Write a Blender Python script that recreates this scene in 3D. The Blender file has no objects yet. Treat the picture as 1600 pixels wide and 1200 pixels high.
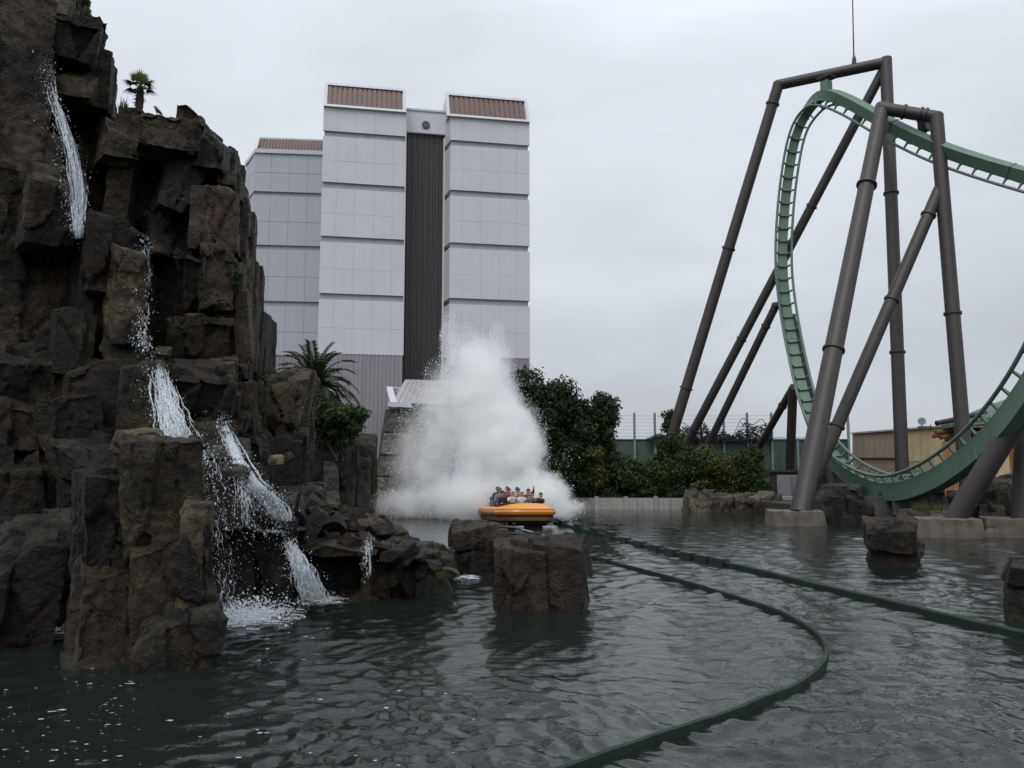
import bpy, bmesh, math, random
import numpy as np
from mathutils import Vector, Matrix, Euler
R = math.radians
# ------------------------------------------------------------------ camera, sky, light
sc = bpy.context.scene
F, CX, CY, HOR, H = 1255.0, 800.0, 600.0, 730.0, 2.7      # photo focal length in px, centre, horizon row, eye height
PITCH = math.atan((HOR - CY) / F)
cam = bpy.data.objects.new('camera', bpy.data.cameras.new('camera'))
sc.collection.objects.link(cam)
cam.location = (0, 0, H)
cam.rotation_euler = (R(90) + PITCH, 0, 0)
cam.data.sensor_width = 36.0
cam.data.lens = 36.0 * F / 1600.0
cam.data.clip_end = 8000
sc.camera = cam
world = bpy.data.worlds.new('World'); sc.world = world; world.use_nodes = True
wn, wl = world.node_tree.nodes, world.node_tree.links
wn.clear()
SUN_EL, SUN_AZ = R(58), R(200)          # azimuth measured from +Y clockwise: behind the camera, a little left
wo = wn.new('ShaderNodeOutputWorld')
bg_sky = wn.new('ShaderNodeBackground'); bg_sky.inputs['Strength'].default_value = 0.06
sky = wn.new('ShaderNodeTexSky'); sky.sky_type = 'NISHITA'; sky.sun_disc = False
sky.sun_elevation = SUN_EL; sky.sun_rotation = SUN_AZ; sky.dust_density = 3
wl.new(sky.outputs[0], bg_sky.inputs['Color'])
bg_cl = wn.new('ShaderNodeBackground')
tc = wn.new('ShaderNodeTexCoord')
sep = wn.new('ShaderNodeSeparateXYZ'); wl.new(tc.outputs['Generated'], sep.inputs[0])
mp = wn.new('ShaderNodeMapping'); mp.inputs['Scale'].default_value = (1, 1, 3.4); wl.new(tc.outputs['Generated'], mp.inputs[0])
n1 = wn.new('ShaderNodeTexNoise'); n1.inputs['Scale'].default_value = 2.3; n1.inputs['Detail'].default_value = 5; n1.inputs['Roughness'].default_value = .48
n1.inputs['Distortion'].default_value = .35
wl.new(mp.outputs[0], n1.inputs['Vector'])
gr = wn.new('ShaderNodeMapRange'); gr.inputs['From Min'].default_value = 0.0; gr.inputs['From Max'].default_value = 1.0
gr.inputs['To Min'].default_value = 0.62; gr.inputs['To Max'].default_value = 1.30
wl.new(sep.outputs['Z'], gr.inputs['Value'])
nm = wn.new('ShaderNodeMapRange'); nm.inputs['From Min'].default_value = .3; nm.inputs['From Max'].default_value = .7
nm.inputs['To Min'].default_value = .86; nm.inputs['To Max'].default_value = 1.10; wl.new(n1.outputs['Fac'], nm.inputs['Value'])
mu = wn.new('ShaderNodeMath'); mu.operation = 'MULTIPLY'; wl.new(gr.outputs[0], mu.inputs[0]); wl.new(nm.outputs[0], mu.inputs[1])
bg_cl.inputs['Color'].default_value = (.895, .95, 1.03, 1); wl.new(mu.outputs[0], bg_cl.inputs['Strength'])
mixw = wn.new('ShaderNodeMixShader'); mixw.inputs[0].default_value = .93
wl.new(bg_sky.outputs[0], mixw.inputs[1]); wl.new(bg_cl.outputs[0], mixw.inputs[2]); wl.new(mixw.outputs[0], wo.inputs['Surface'])
sl = bpy.data.lights.new('sun', 'SUN'); sl.energy = 1.35; sl.angle = R(40); sl.color = (1, .97, .93)
sun = bpy.data.objects.new('sun', sl); sc.collection.objects.link(sun)
sd = Vector((math.sin(SUN_AZ) * math.cos(SUN_EL), math.cos(SUN_AZ) * math.cos(SUN_EL), math.sin(SUN_EL)))
sun.rotation_euler = sd.to_track_quat('Z', 'Y').to_euler(); sun.location = sd * 60
vs = sc.view_settings
vs.view_transform = 'Standard'; vs.look = 'None'; vs.gamma = 1; vs.exposure = 0.0; vs.use_curve_mapping = False
sc.cycles.volume_bounces = 20; sc.cycles.max_bounces = 24; sc.cycles.transparent_max_bounces = 12
sc.cycles.use_denoising = True

# ------------------------------------------------------------------ helpers
cp_, sp_ = math.cos(PITCH), math.sin(PITCH)
def ray(x, y):
    u, v = (x - CX) / F, (CY - y) / F
    return Vector((u, cp_ - v * sp_, sp_ + v * cp_))
def P(x, y, Y):                       # point of a photo pixel at ground distance Y
    d = ray(x, y); k = Y / d.y
    return Vector((d.x * k, Y, H + d.z * k))
def Wz(x, y, z=0.0):                  # point of a photo pixel on the level z
    d = ray(x, y); k = (z - H) / d.z
    return Vector((d.x * k, d.y * k, z))
LINK = sc.collection.objects.link
def props(o, label=None, cat=None, group=None, kind=None):
    if label: o['label'] = label
    if cat: o['category'] = cat
    if group: o['group'] = group
    if kind: o['kind'] = kind
    return o
def empty(name, loc, label=None, cat=None, group=None, rz=0):
    e = bpy.data.objects.new(name, None); e.location = loc; e.rotation_euler = (0, 0, rz)
    e.empty_display_size = .3; LINK(e)
    return props(e, label, cat, group)
def mesh(name, v, f, smooth=False, sharp=None, mats=None, mi=None):
    me = bpy.data.meshes.new(name)
    me.from_pydata([tuple(a) for a in v] if not isinstance(v, np.ndarray) else v.tolist(), [], f if not isinstance(f, np.ndarray) else f.tolist())
    if mats:
        for m in (mats if isinstance(mats, (list, tuple)) else [mats]): me.materials.append(m)
    if mi is not None: me.polygons.foreach_set('material_index', mi)
    if smooth:
        me.polygons.foreach_set('use_smooth', [True] * len(me.polygons))
        if sharp: me.set_sharp_from_angle(angle=R(sharp))
    me.update()
    return me
def put(name, me, parent=None, loc=(0, 0, 0), rot=(0, 0, 0), local=False):
    o = bpy.data.objects.new(name, me); LINK(o); o.location = loc; o.rotation_euler = rot
    if parent is not None:
        o.parent = parent
        if not local: o.matrix_parent_inverse = Matrix.LocRotScale(parent.location, parent.rotation_euler, None).inverted()
    return o
def solo(name, v, f, mat, label=None, cat=None, group=None, kind=None, **k):   # a thing that is one mesh, origin at its base
    v = np.asarray(v, float); c = np.array([v[:, 0].mean(), v[:, 1].mean(), v[:, 2].min()])
    return props(put(name, mesh(name, v - c, f, mats=mat, **k), loc=c), label, cat, group, kind)
class MB:                              # collects shapes of ONE part
    def __init__(s): s.v = []; s.f = []; s.m = []
    def add(s, v, f, m=0):
        n = len(s.v); s.v += [tuple(a) for a in v]; s.f += [tuple(i + n for i in q) for q in f]; s.m += [m] * len(f); return s
    def box(s, c, size, rz=0, m=0, M=None):
        c = Vector(c); a = [Vector((x, y, z)) for x in (-.5, .5) for y in (-.5, .5) for z in (-.5, .5)]
        rot = M if M is not None else Matrix.Rotation(rz, 3, 'Z')
        v = [c + rot @ Vector((p.x * size[0], p.y * size[1], p.z * size[2])) for p in a]
        return s.add(v, [(0, 1, 3, 2), (4, 6, 7, 5), (0, 4, 5, 1), (2, 3, 7, 6), (0, 2, 6, 4), (1, 5, 7, 3)], m)
    def tube(s, pts, r, n=12, m=0, cap=True):
        pts = [Vector(p) for p in pts]; rs = r if isinstance(r, (list, tuple)) else [r] * len(pts)
        v = []; 
        for i, p in enumerate(pts):
            if i == 0: t = pts[1] - p
            elif i == len(pts) - 1: t = p - pts[i - 1]
            else: t = ((p - pts[i - 1]).normalized() + (pts[i + 1] - p).normalized())
            t = t.normalized()
            a = t.cross(Vector((0, 0, 1)) if abs(t.z) < .95 else Vector((0, 1, 0))).normalized(); b = t.cross(a)
            if i and a.dot(pa) < 0: pass
            pa = a
            for k in range(n):
                w = 2 * math.pi * k / n
                v.append(p + (a * math.cos(w) + b * math.sin(w)) * rs[i])
        f = []
        for i in range(len(pts) - 1):
            for k in range(n):
                k2 = (k + 1) % n
                f.append((i * n + k, i * n + k2, (i + 1) * n + k2, (i + 1) * n + k))
        if cap:
            f.append(tuple(range(n))[::-1]); f.append(tuple((len(pts) - 1) * n + k for k in range(n)))
        return s.add(v, f, m)
    def prism(s, poly, z0, z1, m=0):     # plan polygon extruded upwards
        n = len(poly)
        v = [(p[0], p[1], z0) for p in poly] + [(p[0], p[1], z1) for p in poly]
        f = [tuple(range(n))[::-1], tuple(range(n, 2 * n))] + [(i, (i + 1) % n, n + (i + 1) % n, n + i) for i in range(n)]
        return s.add(v, f, m)
    def hexa(s, a, b, m=0):              # two quads (4 points each) joined
        return s.add(list(a) + list(b), [(3, 2, 1, 0), (4, 5, 6, 7), (0, 1, 5, 4), (1, 2, 6, 5), (2, 3, 7, 6), (3, 0, 4, 7)], m)
    def part(s, name, mat, parent=None, local=False, smooth=False, sharp=40):
        me = mesh(name, s.v, s.f, smooth=smooth, sharp=sharp, mats=mat, mi=s.m)
        bm = bmesh.new(); bm.from_mesh(me); bmesh.ops.recalc_face_normals(bm, faces=bm.faces); bm.to_mesh(me); bm.free()
        return put(name, me, parent, local=local)
    def solo(s, name, mat, label=None, cat=None, group=None, kind=None, smooth=False, sharp=40):
        v = np.array(s.v); c = np.array([v[:, 0].mean(), v[:, 1].mean(), v[:, 2].min()])
        s.v = [tuple(a) for a in v - c]
        o = s.part(name, mat, None, smooth=smooth, sharp=sharp); o.location = c
        return props(o, label, cat, group, kind)
# ---- numpy noise
def vn(p, seed=0):
    i = np.floor(p).astype(np.int64); f = p - i; u = f * f * f * (f * (f * 6 - 15) + 10)
    def h(a, b, c):
        n = (a * 374761393 + b * 668265263 + c * 1274126177 + seed * 362437) & 0xffffffff
        n = ((n ^ (n >> 13)) * 1274126177) & 0xffffffff
        n = ((n ^ (n >> 16)) * 2246822519) & 0xffffffff
        return ((n ^ (n >> 15)) & 0xffffff) / 0xffffff * 2 - 1
    r = 0
    for a in (0, 1):
        for b in (0, 1):
            for c in (0, 1):
                w = (u[:, 0] if a else 1 - u[:, 0]) * (u[:, 1] if b else 1 - u[:, 1]) * (u[:, 2] if c else 1 - u[:, 2])
                r = r + w * h(i[:, 0] + a, i[:, 1] + b, i[:, 2] + c)
    return r
def fbm(p, oct=4, seed=0, gain=.5):
    r = 0; a = 1; 
    for o in range(oct): r = r + a * vn(p * 2 ** o, seed + o); a *= gain
    return r
# ------------------------------------------------------------------ materials
def newmat(name):
    m = bpy.data.materials.new(name); m.use_nodes = True
    nt = m.node_tree; b = nt.nodes['Principled BSDF']
    return m, nt, b
def ramp(nt, stops):
    r = nt.nodes.new('ShaderNodeValToRGB'); e = r.color_ramp.elements
    while len(e) < len(stops): e.new(.5)
    for k, (p, c) in enumerate(stops): e[k].position = p; e[k].color = (*c, 1)
    return r
def noise(nt, vec, scale, detail=4, rough=.55, dist=0):
    n = nt.nodes.new('ShaderNodeTexNoise'); n.inputs['Scale'].default_value = scale; n.inputs['Detail'].default_value = detail
    n.inputs['Roughness'].default_value = rough; n.inputs['Distortion'].default_value = dist
    if vec is not None: nt.links.new(vec, n.inputs['Vector'])
    return n
def mathn(nt, op, a, b=None, clamp=False):
    n = nt.nodes.new('ShaderNodeMath'); n.operation = op; n.use_clamp = clamp
    for i, x in enumerate((a, b)):
        if x is None: continue
        if isinstance(x, (int, float)): n.inputs[i].default_value = x
        else: nt.links.new(x, n.inputs[i])
    return n.outputs[0]
def mixc(nt, fac, a, b, blend='MIX'):
    n = nt.nodes.new('ShaderNodeMix'); n.data_type = 'RGBA'; n.blend_type = blend
    for k, x in ((0, fac), (6, a), (7, b)):
        if isinstance(x, (int, float)): n.inputs[k].default_value = x
        elif isinstance(x, tuple): n.inputs[k].default_value = (*x, 1)
        else: nt.links.new(x, n.inputs[k])
    return n.outputs[2]
def pos(nt, scale=None):
    g = nt.nodes.new('ShaderNodeNewGeometry')
    if scale is None: return g.outputs['Position']
    m = nt.nodes.new('ShaderNodeMapping'); m.inputs['Scale'].default_value = scale
    nt.links.new(g.outputs['Position'], m.inputs[0]); return m.outputs[0]
def bump(nt, b, h, strength, dist):
    n = nt.nodes.new('ShaderNodeBump'); n.inputs['Strength'].default_value = strength; n.inputs['Distance'].default_value = dist
    nt.links.new(h, n.inputs['Height']); nt.links.new(n.outputs[0], b.inputs['Normal'])
def plain(name, col, rough=.6, metal=0, var=.25, scale=1.5, spec=.5, streak=0.0, bmp=0):
    m, nt, b = newmat(name)
    n = noise(nt, pos(nt), scale, 5, .6)
    c2 = tuple(c * (1 - var) for c in col); c3 = tuple(min(1, c * (1 + var * .6)) for c in col)
    r = ramp(nt, [(.3, c2), (.7, c3)]); nt.links.new(n.outputs['Fac'], r.inputs[0]); out = r.outputs[0]
    if streak:
        s = noise(nt, pos(nt, (2.2, 2.2, .12)), 1.6, 4, .6)
        k = ramp(nt, [(.45, (1, 1, 1)), (.75, (1 - streak,) * 3)]); nt.links.new(s.outputs['Fac'], k.inputs[0])
        out = mixc(nt, 1.0, out, k.outputs[0], 'MULTIPLY')
    nt.links.new(out, b.inputs['Base Color'])
    b.inputs['Roughness'].default_value = rough; b.inputs['Metallic'].default_value = metal; b.inputs['Specular IOR Level'].default_value = spec
    if bmp:
        n2 = noise(nt, pos(nt), 9, 6, .65); bump(nt, b, n2.outputs['Fac'], bmp, .05)
    return m
def rockmat(name, dark, mid, light, tint, moss=.0, rough=(.45, .85), lightpos=.67, bumpd=.17):
    m, nt, b = newmat(name); L = nt.links
    p = pos(nt)
    inf = nt.nodes.new('ShaderNodeObjectInfo')
    big = noise(nt, p, .55, 5, .6, .6); med = noise(nt, p, 2.6, 8, .62, .3); fine = noise(nt, p, 17, 7, .7)
    s = mathn(nt, 'ADD', mathn(nt, 'MULTIPLY', big.outputs['Fac'], .5), mathn(nt, 'MULTIPLY', med.outputs['Fac'], .38))
    s = mathn(nt, 'ADD', s, mathn(nt, 'MULTIPLY', fine.outputs['Fac'], .30))
    s = mathn(nt, 'ADD', s, mathn(nt, 'MULTIPLY', mathn(nt, 'SUBTRACT', inf.outputs['Random'], .5), .16))
    r = ramp(nt, [(.48, dark), (.585, mid), (lightpos, light)]); L.new(s, r.inputs[0])
    t2 = noise(nt, p, .9, 4, .6, 1.0)
    tr = ramp(nt, [(.50, (0, 0, 0)), (.66, (1, 1, 1))]); L.new(t2.outputs['Fac'], tr.inputs[0])
    col = mixc(nt, mathn(nt, 'MULTIPLY', tr.outputs[0], .55), r.outputs[0], tint)
    # streaks run down the faces
    st = noise(nt, pos(nt, (3.2, 3.2, .35)), 1.5, 6, .65)
    sr = ramp(nt, [(.42, (.45, .45, .47)), (.62, (1, 1, 1))]); L.new(st.outputs['Fac'], sr.inputs[0])
    col = mixc(nt, .7, col, sr.outputs[0], 'MULTIPLY')
    vo = nt.nodes.new('ShaderNodeTexVoronoi'); vo.feature = 'DISTANCE_TO_EDGE'; vo.inputs['Scale'].default_value = .95
    wv = nt.nodes.new('ShaderNodeMix'); wv.data_type = 'VECTOR'; wv.inputs[0].default_value = .34
    L.new(p, wv.inputs[4]); L.new(med.outputs['Color'], wv.inputs[5]); L.new(wv.outputs[1], vo.inputs['Vector'])
    cr = ramp(nt, [(0, (.25, .25, .25)), (.022, (1, 1, 1))]); L.new(vo.outputs['Distance'], cr.inputs[0])
    col = mixc(nt, .8, col, cr.outputs[0], 'MULTIPLY')
    if moss:
        g = nt.nodes.new('ShaderNodeNewGeometry'); sx = nt.nodes.new('ShaderNodeSeparateXYZ'); L.new(g.outputs['Normal'], sx.inputs[0])
        k = mathn(nt, 'MULTIPLY', mathn(nt, 'SUBTRACT', sx.outputs[2], .25, True), mathn(nt, 'GREATER_THAN', med.outputs['Fac'], .5))
        col = mixc(nt, mathn(nt, 'MULTIPLY', k, moss, True), col, (.05, .055, .022))
    L.new(col, b.inputs['Base Color'])
    rr = nt.nodes.new('ShaderNodeMapRange'); rr.inputs['From Min'].default_value = .35; rr.inputs['From Max'].default_value = .65
    rr.inputs['To Min'].default_value = rough[0]; rr.inputs['To Max'].default_value = rough[1]; L.new(st.outputs['Fac'], rr.inputs[0]); L.new(rr.outputs[0], b.inputs['Roughness'])
    hgt = mathn(nt, 'ADD', mathn(nt, 'MULTIPLY', med.outputs['Fac'], 1.0), mathn(nt, 'MULTIPLY', fine.outputs['Fac'], .65))
    hgt = mathn(nt, 'ADD', hgt, mathn(nt, 'MULTIPLY', cr.outputs[0], .22))
    bump(nt, b, hgt, 1.0, bumpd)
    b.inputs['Specular IOR Level'].default_value = .4
    return m
M = {}
M['cliff'] = rockmat('cliff_rock', (.0042, .0034, .0026), (.0200, .0150, .0105), (.108, .082, .048), (.046, .025, .0135), moss=.35)
M['slab'] = rockmat('wet_slab_rock', (.0040, .0033, .0026), (.0150, .0115, .0082), (.066, .050, .031), (.036, .0185, .0105), moss=.25, rough=(.3, .75))
M['ochre'] = rockmat('ochre_rock', (.0085, .0068, .0048), (.078, .061, .036), (.24, .19, .105), (.10, .048, .024), moss=.3)
M['tanrock'] = rockmat('pale_bank_rock', (.040, .034, .026), (.115, .097, .073), (.25, .22, .165), (.10, .070, .046), moss=.6, rough=(.7, .95))
M['greyrock'] = rockmat('grey_bank_rock', (.014, .013, .012), (.042, .038, .034), (.095, .088, .078), (.034, .028, .023), moss=.3, rough=(.6, .9))
M['brownrock'] = rockmat('brown_block_rock', (.008, .0062, .0048), (.029, .0210, .0145), (.070, .050, .033), (.034, .0185, .0115), rough=(.5, .85))
M['chutewall'] = rockmat('textured_chute_rock', (.07, .063, .052), (.16, .145, .12), (.27, .25, .21), (.12, .10, .08), rough=(.7, .95))
M['panel'] = plain('pale_grey_panel', (.61, .62, .65), .45, var=.05, scale=.5, streak=.03)
M['wing'] = plain('blue_grey_panel', (.43, .45, .49), .45, var=.04, scale=.5, streak=.03)
M['joint'] = plain('grey_reveal', (.36, .375, .40), .6, var=.1)
M['trim'] = plain('white_trim', (.56, .57, .60), .4, var=.06)
M['roofbrown'] = plain('brown_roof_sheet', (.135, .075, .064), .45, var=.15, streak=.25)
M['darkclad'] = plain('dark_brown_cladding', (.045, .038, .037), .5, var=.1, streak=.2)
M['lilac'] = plain('lilac_grey_cladding', (.31, .285, .31), .5, var=.07, streak=.2)
M['vent'] = plain('dark_vent', (.05, .05, .055), .6)
M['conc'] = plain('concrete', (.34, .33, .31), .85, var=.2, streak=.45, bmp=.3)
M['conc_dark'] = plain('damp_concrete', (.09, .088, .085), .8, var=.35, streak=.4, bmp=.3)
M['soil'] = plain('soil', (.045, .036, .026), .95, var=.4, bmp=.5)
M['fencegreen'] = plain('green_fence_sheet', (.065, .105, .080), .6, var=.12, streak=.25)
M['steel'] = plain('blue_grey_steel', (.20, .26, .29), .45, var=.15)
M['wire'] = plain('wire', (.16, .17, .18), .5)
M['net'] = plain('black_net', (.012, .012, .016), .8)
M['brownwall'] = plain('brown_shed_wall', (.055, .042, .036), .8, var=.2, streak=.3)
M['door'] = plain('grey_door', (.21, .20, .215), .5, var=.08)
M['tan'] = plain('tan_render', (.50, .40, .235), .8, var=.08, streak=.25, scale=.5)
M['tanbrown'] = plain('brown_render', (.26, .205, .150), .8, var=.10, streak=.25, scale=.5)
M['terra'] = plain('terracotta_render', (.42, .21, .10), .8, var=.15, streak=.3, scale=.6)
M['cream'] = plain('cream_render', (.55, .44, .28), .8, var=.1, streak=.2)
M['hutroof'] = plain('green_tin_roof', (.10, .165, .13), .4, var=.2)
M['log'] = plain('log_end', (.20, .085, .045), .7, var=.3)
M['iron'] = plain('black_iron', (.02, .02, .02), .5)
# ------------------------------------------------------------------ setting
g = np.array([(-3000, -3000, -1.6), (3000, -3000, -1.6), (3000, 3000, -1.6), (-3000, 3000, -1.6)], float)
props(put('ground', mesh('ground', g, [(0, 1, 2, 3)], mats=M['soil'])), kind='structure')
# water: one sheet, waves of many lengths, finer where it is near
def lines(a, b, first, grow):
    r = [a]; s = first
    while r[-1] < b: r.append(r[-1] + s); s *= grow
    return r
yl = list(np.arange(-14, 4, .6)) + lines(4.0, 64, .028, 1.0062)
xp = lines(0, 60, .036, 1.0068); xl = [-a for a in xp[:0:-1]] + xp
X, Y = np.meshgrid(np.array(xl), np.array(yl)); X = X.ravel(); Y = Y.ravel()
rg = np.random.default_rng(5); Z = np.zeros_like(X); DX = np.zeros_like(X); DY = np.zeros_like(X)
pz = np.stack([X * .16, Y * .16, np.zeros_like(X)], 1); gust = .75 + .5 * vn(pz, 3)
wx = X + .5 * vn(np.stack([X * .45, Y * .45, 0 * X], 1), 11); wy = Y + .5 * vn(np.stack([X * .45, Y * .45, 0 * X + 7], 1), 12)
sp = np.maximum(.03, np.abs(Y) * .0062 + .004)
for k in range(60):
    lam = .15 * (9.0 ** (rg.random() ** 1.25)) ; th = R(75) + rg.normal() * 1.0
    kx, ky = math.cos(th) * 2 * math.pi / lam, math.sin(th) * 2 * math.pi / lam
    amp = .0068 * lam ** .65 * (1 if lam < .6 else .55) * np.clip((lam / sp - 2.2) / 2.5, 0, 1)
    ph = kx * wx + ky * wy + rg.random() * 6.28
    Z += amp * gust * np.sin(ph); DX += amp * .7 * math.cos(th) * np.cos(ph); DY += amp * .7 * math.sin(th) * np.cos(ph)
# rings from the falls at the foot of the cliff and from the splash
for (px, py, a0, lam) in ((395, 965, .012, .34), (500, 936, .008, .3), (740, 905, .006, .34)):
    c = Wz(px, py); d = np.hypot(X - c.x, Y - c.y); Z += a0 * np.exp(-d / 1.8) * np.sin(d * 2 * math.pi / lam + 2 * vn(np.stack([X, Y, 0 * X], 1), 9))
nx, ny = len(xl), len(yl)
idx = np.arange(nx * ny).reshape(ny, nx)
fq = np.stack([idx[:-1, :-1], idx[:-1, 1:], idx[1:, 1:], idx[1:, :-1]], -1).reshape(-1, 4)
mw, nt, b = newmat('pond_water')
b.inputs['Base Color'].default_value = (.0105, .0150, .0125, 1); b.inputs['Roughness'].default_value = .02; b.inputs['IOR'].default_value = 1.40
na = noise(nt, pos(nt, (1.0, 1.9, 1)), 3.4, 4, .55, .5); nb = noise(nt, pos(nt, (1, 2.2, 1)), 11, 3, .5, .4)
bump(nt, b, mathn(nt, 'ADD', na.outputs['Fac'], mathn(nt, 'MULTIPLY', nb.outputs['Fac'], .25)), .45, .028)
props(put('water', mesh('water', np.stack([X + DX, Y + DY, Z], 1), fq, smooth=True, mats=mw)), kind='structure')
# land behind the pond
land = MB().prism([(-70, 57), (-14, 57), (-3.5, 57), (2.0, 54.2), (10.5, 53.2), (15, 50.6), (16, 44), (20, 41.5), (24, 37.5), (32, 36), (75, 34), (75, 140), (-70, 140)], -1.5, .62)
o = land.solo('land_bank', M['soil'], kind='structure')
# retaining wall
a, b2 = P(886, 796, 52.6), P(1072, 797, 51.9)
rw = empty('retaining_wall', (a.x, a.y, 0), 'low pale concrete retaining wall under the bushes across the pond', 'wall')
n = 4; top = .62
for k in range(n):
    p, q = a.lerp(b2, (k + .02) / n), a.lerp(b2, (k + .98) / n); d = (q - p); L = d.length
    MB().box(((p.x + q.x) / 2, (p.y + q.y) / 2 + .2, .14), (L, .3, 1.16), math.atan2(d.y, d.x)).part('wall_panel', M['conc'], rw)
for k in range(n + 1):
    p = a.lerp(b2, k / n); MB().box((p.x, p.y + .1, .2), (.26, .36, 1.24), 0).part('pilaster', M['conc'], rw)
# ------------------------------------------------------------------ the tower
def ray_plane(x, y, o, nrm):
    d = ray(x, y); c = Vector((0, 0, H)); k = (o - c).dot(nrm) / d.dot(nrm); return c + d * k
ANG = R(10.5); U = Vector((math.cos(ANG), math.sin(ANG), 0)); N = Vector((math.sin(ANG), -math.cos(ANG), 0))
O = P(496, 551, 62); zb = lambda y, Yd=62: P(498, y, Yd).z
org = Vector((O.x, O.y, .6))
tower = empty('clad_tower', org, 'tall pale grey panel-clad tower with brown roof slopes behind the splash', 'building', rz=ANG)
sof = lambda x, y: (ray_plane(x, y, O, N) - O).dot(U)       # position along the face of a pixel
z0 = .6
def Lz(y): return zb(y) - z0
bands = [(203.5, 212), (283.5, 293), (368, 377), (457.5, 467)]          # reveals between storeys, photo rows at the left edge
ze, zt, zbase = Lz(166), Lz(120), Lz(552)
sL0, sL1, sR0, sR1 = 0.0, sof(630.5, 470), sof(702, 470), sof(828, 470)
def lbox(m, s0, s1, t0, t1, za, zb_): return m.box(((s0 + s1) / 2, -(t0 + t1) / 2, (za + zb_) / 2), (s1 - s0, t1 - t0, zb_ - za))   # t outwards
def corr(s0, s1, za, zb_, t, pitch, dep):
    m = MB(); n = max(2, int((s1 - s0) / pitch)); pr = []
    for k in range(n):
        a = s0 + (s1 - s0) * k / n; w = (s1 - s0) / n
        pr += [(a, 0), (a + .32 * w, 0), (a + .44 * w, dep), (a + .88 * w, dep)]
    pr.append((s1, 0)); v = []; f = []
    for s_, d in pr: v += [(s_, -(t + d), za), (s_, -(t + d), zb_)]
    for i in range(len(pr) - 1): f.append((2 * i, 2 * i + 2, 2 * i + 3, 2 * i + 1))
    return m.add(v, f)
D = 9.0                                                                  # depth of the tower
core = MB(); lbox(core, sL0 + .10, sL1 - .03, -D, -.17, 0, ze); lbox(core, sR0 + .05, sR1 - .12, -D, -.17, 0, ze); lbox(core, sL1 - .03, sR0 + .05, -D, -1.9, 0, Lz(150))
core.part('core_wall', M['joint'], tower, True)
rows = [ze] + [v for pr in bands for v in (Lz(pr[0]), Lz(pr[1]))] + [zbase]
rnd = random.Random(4)
def panels(s0, s1, cuts, mat, rows, t0=-.165, t1=0.0, parent=tower, gap=.006):
    for i in range(0, len(rows), 2): lbox(MB(), s0 + .01, s1 - .01, t0, t1 - .03, rows[i + 1] + .004, rows[i] - .004).part('storey_backing', M['joint'], parent, True)
    for i in range(0, len(rows), 2):
        ztop, zbot = rows[i], rows[i + 1]
        zs = [ztop, zbot] if i == 0 and ztop - zbot < 2.4 else [ztop, (ztop + zbot) / 2 - .1, zbot]
        for j in range(len(zs) - 1):
            for k in range(len(cuts) - 1):
                a, b_ = s0 + (s1 - s0) * cuts[k], s0 + (s1 - s0) * cuts[k + 1]
                pr = rnd.uniform(-.006, .006)
                lbox(MB(), a + gap, b_ - gap, t1 - .028, t1 + pr, zs[j + 1] + gap, zs[j] - gap).part('panel', mat, parent, True)
cutsL = [0, .175, .395, .625, .85, 1]
panels(sL0, sL1, cutsL, M['panel'], rows)
panels(sR0, sR1, [0, .15, .385, .61, .83, 1], M['panel'], rows)
# splayed cheek of the right block beside the dark recess
for i in range(0, len(rows), 2):
    m = MB(); e = sR0 - .36
    m.hexa([(sR0, -.0, rows[i + 1]), (sR0 + .2, -.0, rows[i + 1]), (sR0 + .2, 1.9, rows[i + 1]), (e, 1.9, rows[i + 1])], [(sR0, 0, rows[i]), (sR0 + .2, 0, rows[i]), (sR0 + .2, 1.9, rows[i]), (e, 1.9, rows[i])])
    for q in range(len(m.v)): m.v[q] = (m.v[q][0] - .012, m.v[q][1] + .004, m.v[q][2])
    m.part('cheek_panel', M['panel'], tower, True)
lbox(MB(), sR0 - .44, sR0 - .3, -1.9, -1.5, 0, Lz(190)).part('edge_trim', M['trim'], tower, True)
lbox(MB(), sL1 - .028, sL1 + .05, -1.9, .02, zbase, ze).part('edge_trim', M['trim'], tower, True)
# dark ribbed recess, pale top with round vent
corr(sL1 + .05, sR0 - .3, 0, Lz(182), -1.85, .42, .06).part('ribbed_cladding', M['darkclad'], tower, True)
lbox(MB(), sL1 + .05, sR0 - .25, -1.9, -1.6, Lz(182), Lz(148)).part('head_panel', M['panel'], tower, True)
lbox(MB(), sL1 + .05, sR0 - .25, -1.92, -1.5, Lz(148), Lz(145)).part('edge_trim', M['trim'], tower, True)
lbox(MB(), sL1 + .05, sR0 - .3, -1.9, -1.52, Lz(184), Lz(181)).part('edge_trim', M['trim'], tower, True)
vc = (sL1 + sR0) / 2 - .1
MB().tube([(vc, 1.62, Lz(170)), (vc, 1.50, Lz(170))], .33, 24).part('round_vent', M['vent'], tower, True, True)
mrv = MB(); 
for k in range(5): mrv.box((vc, 1.485, Lz(170) - .22 + .11 * k), (.6 - abs(k - 2) * .1, .03, .025))
mrv.part('louvre', M['joint'], tower, True)
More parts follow.
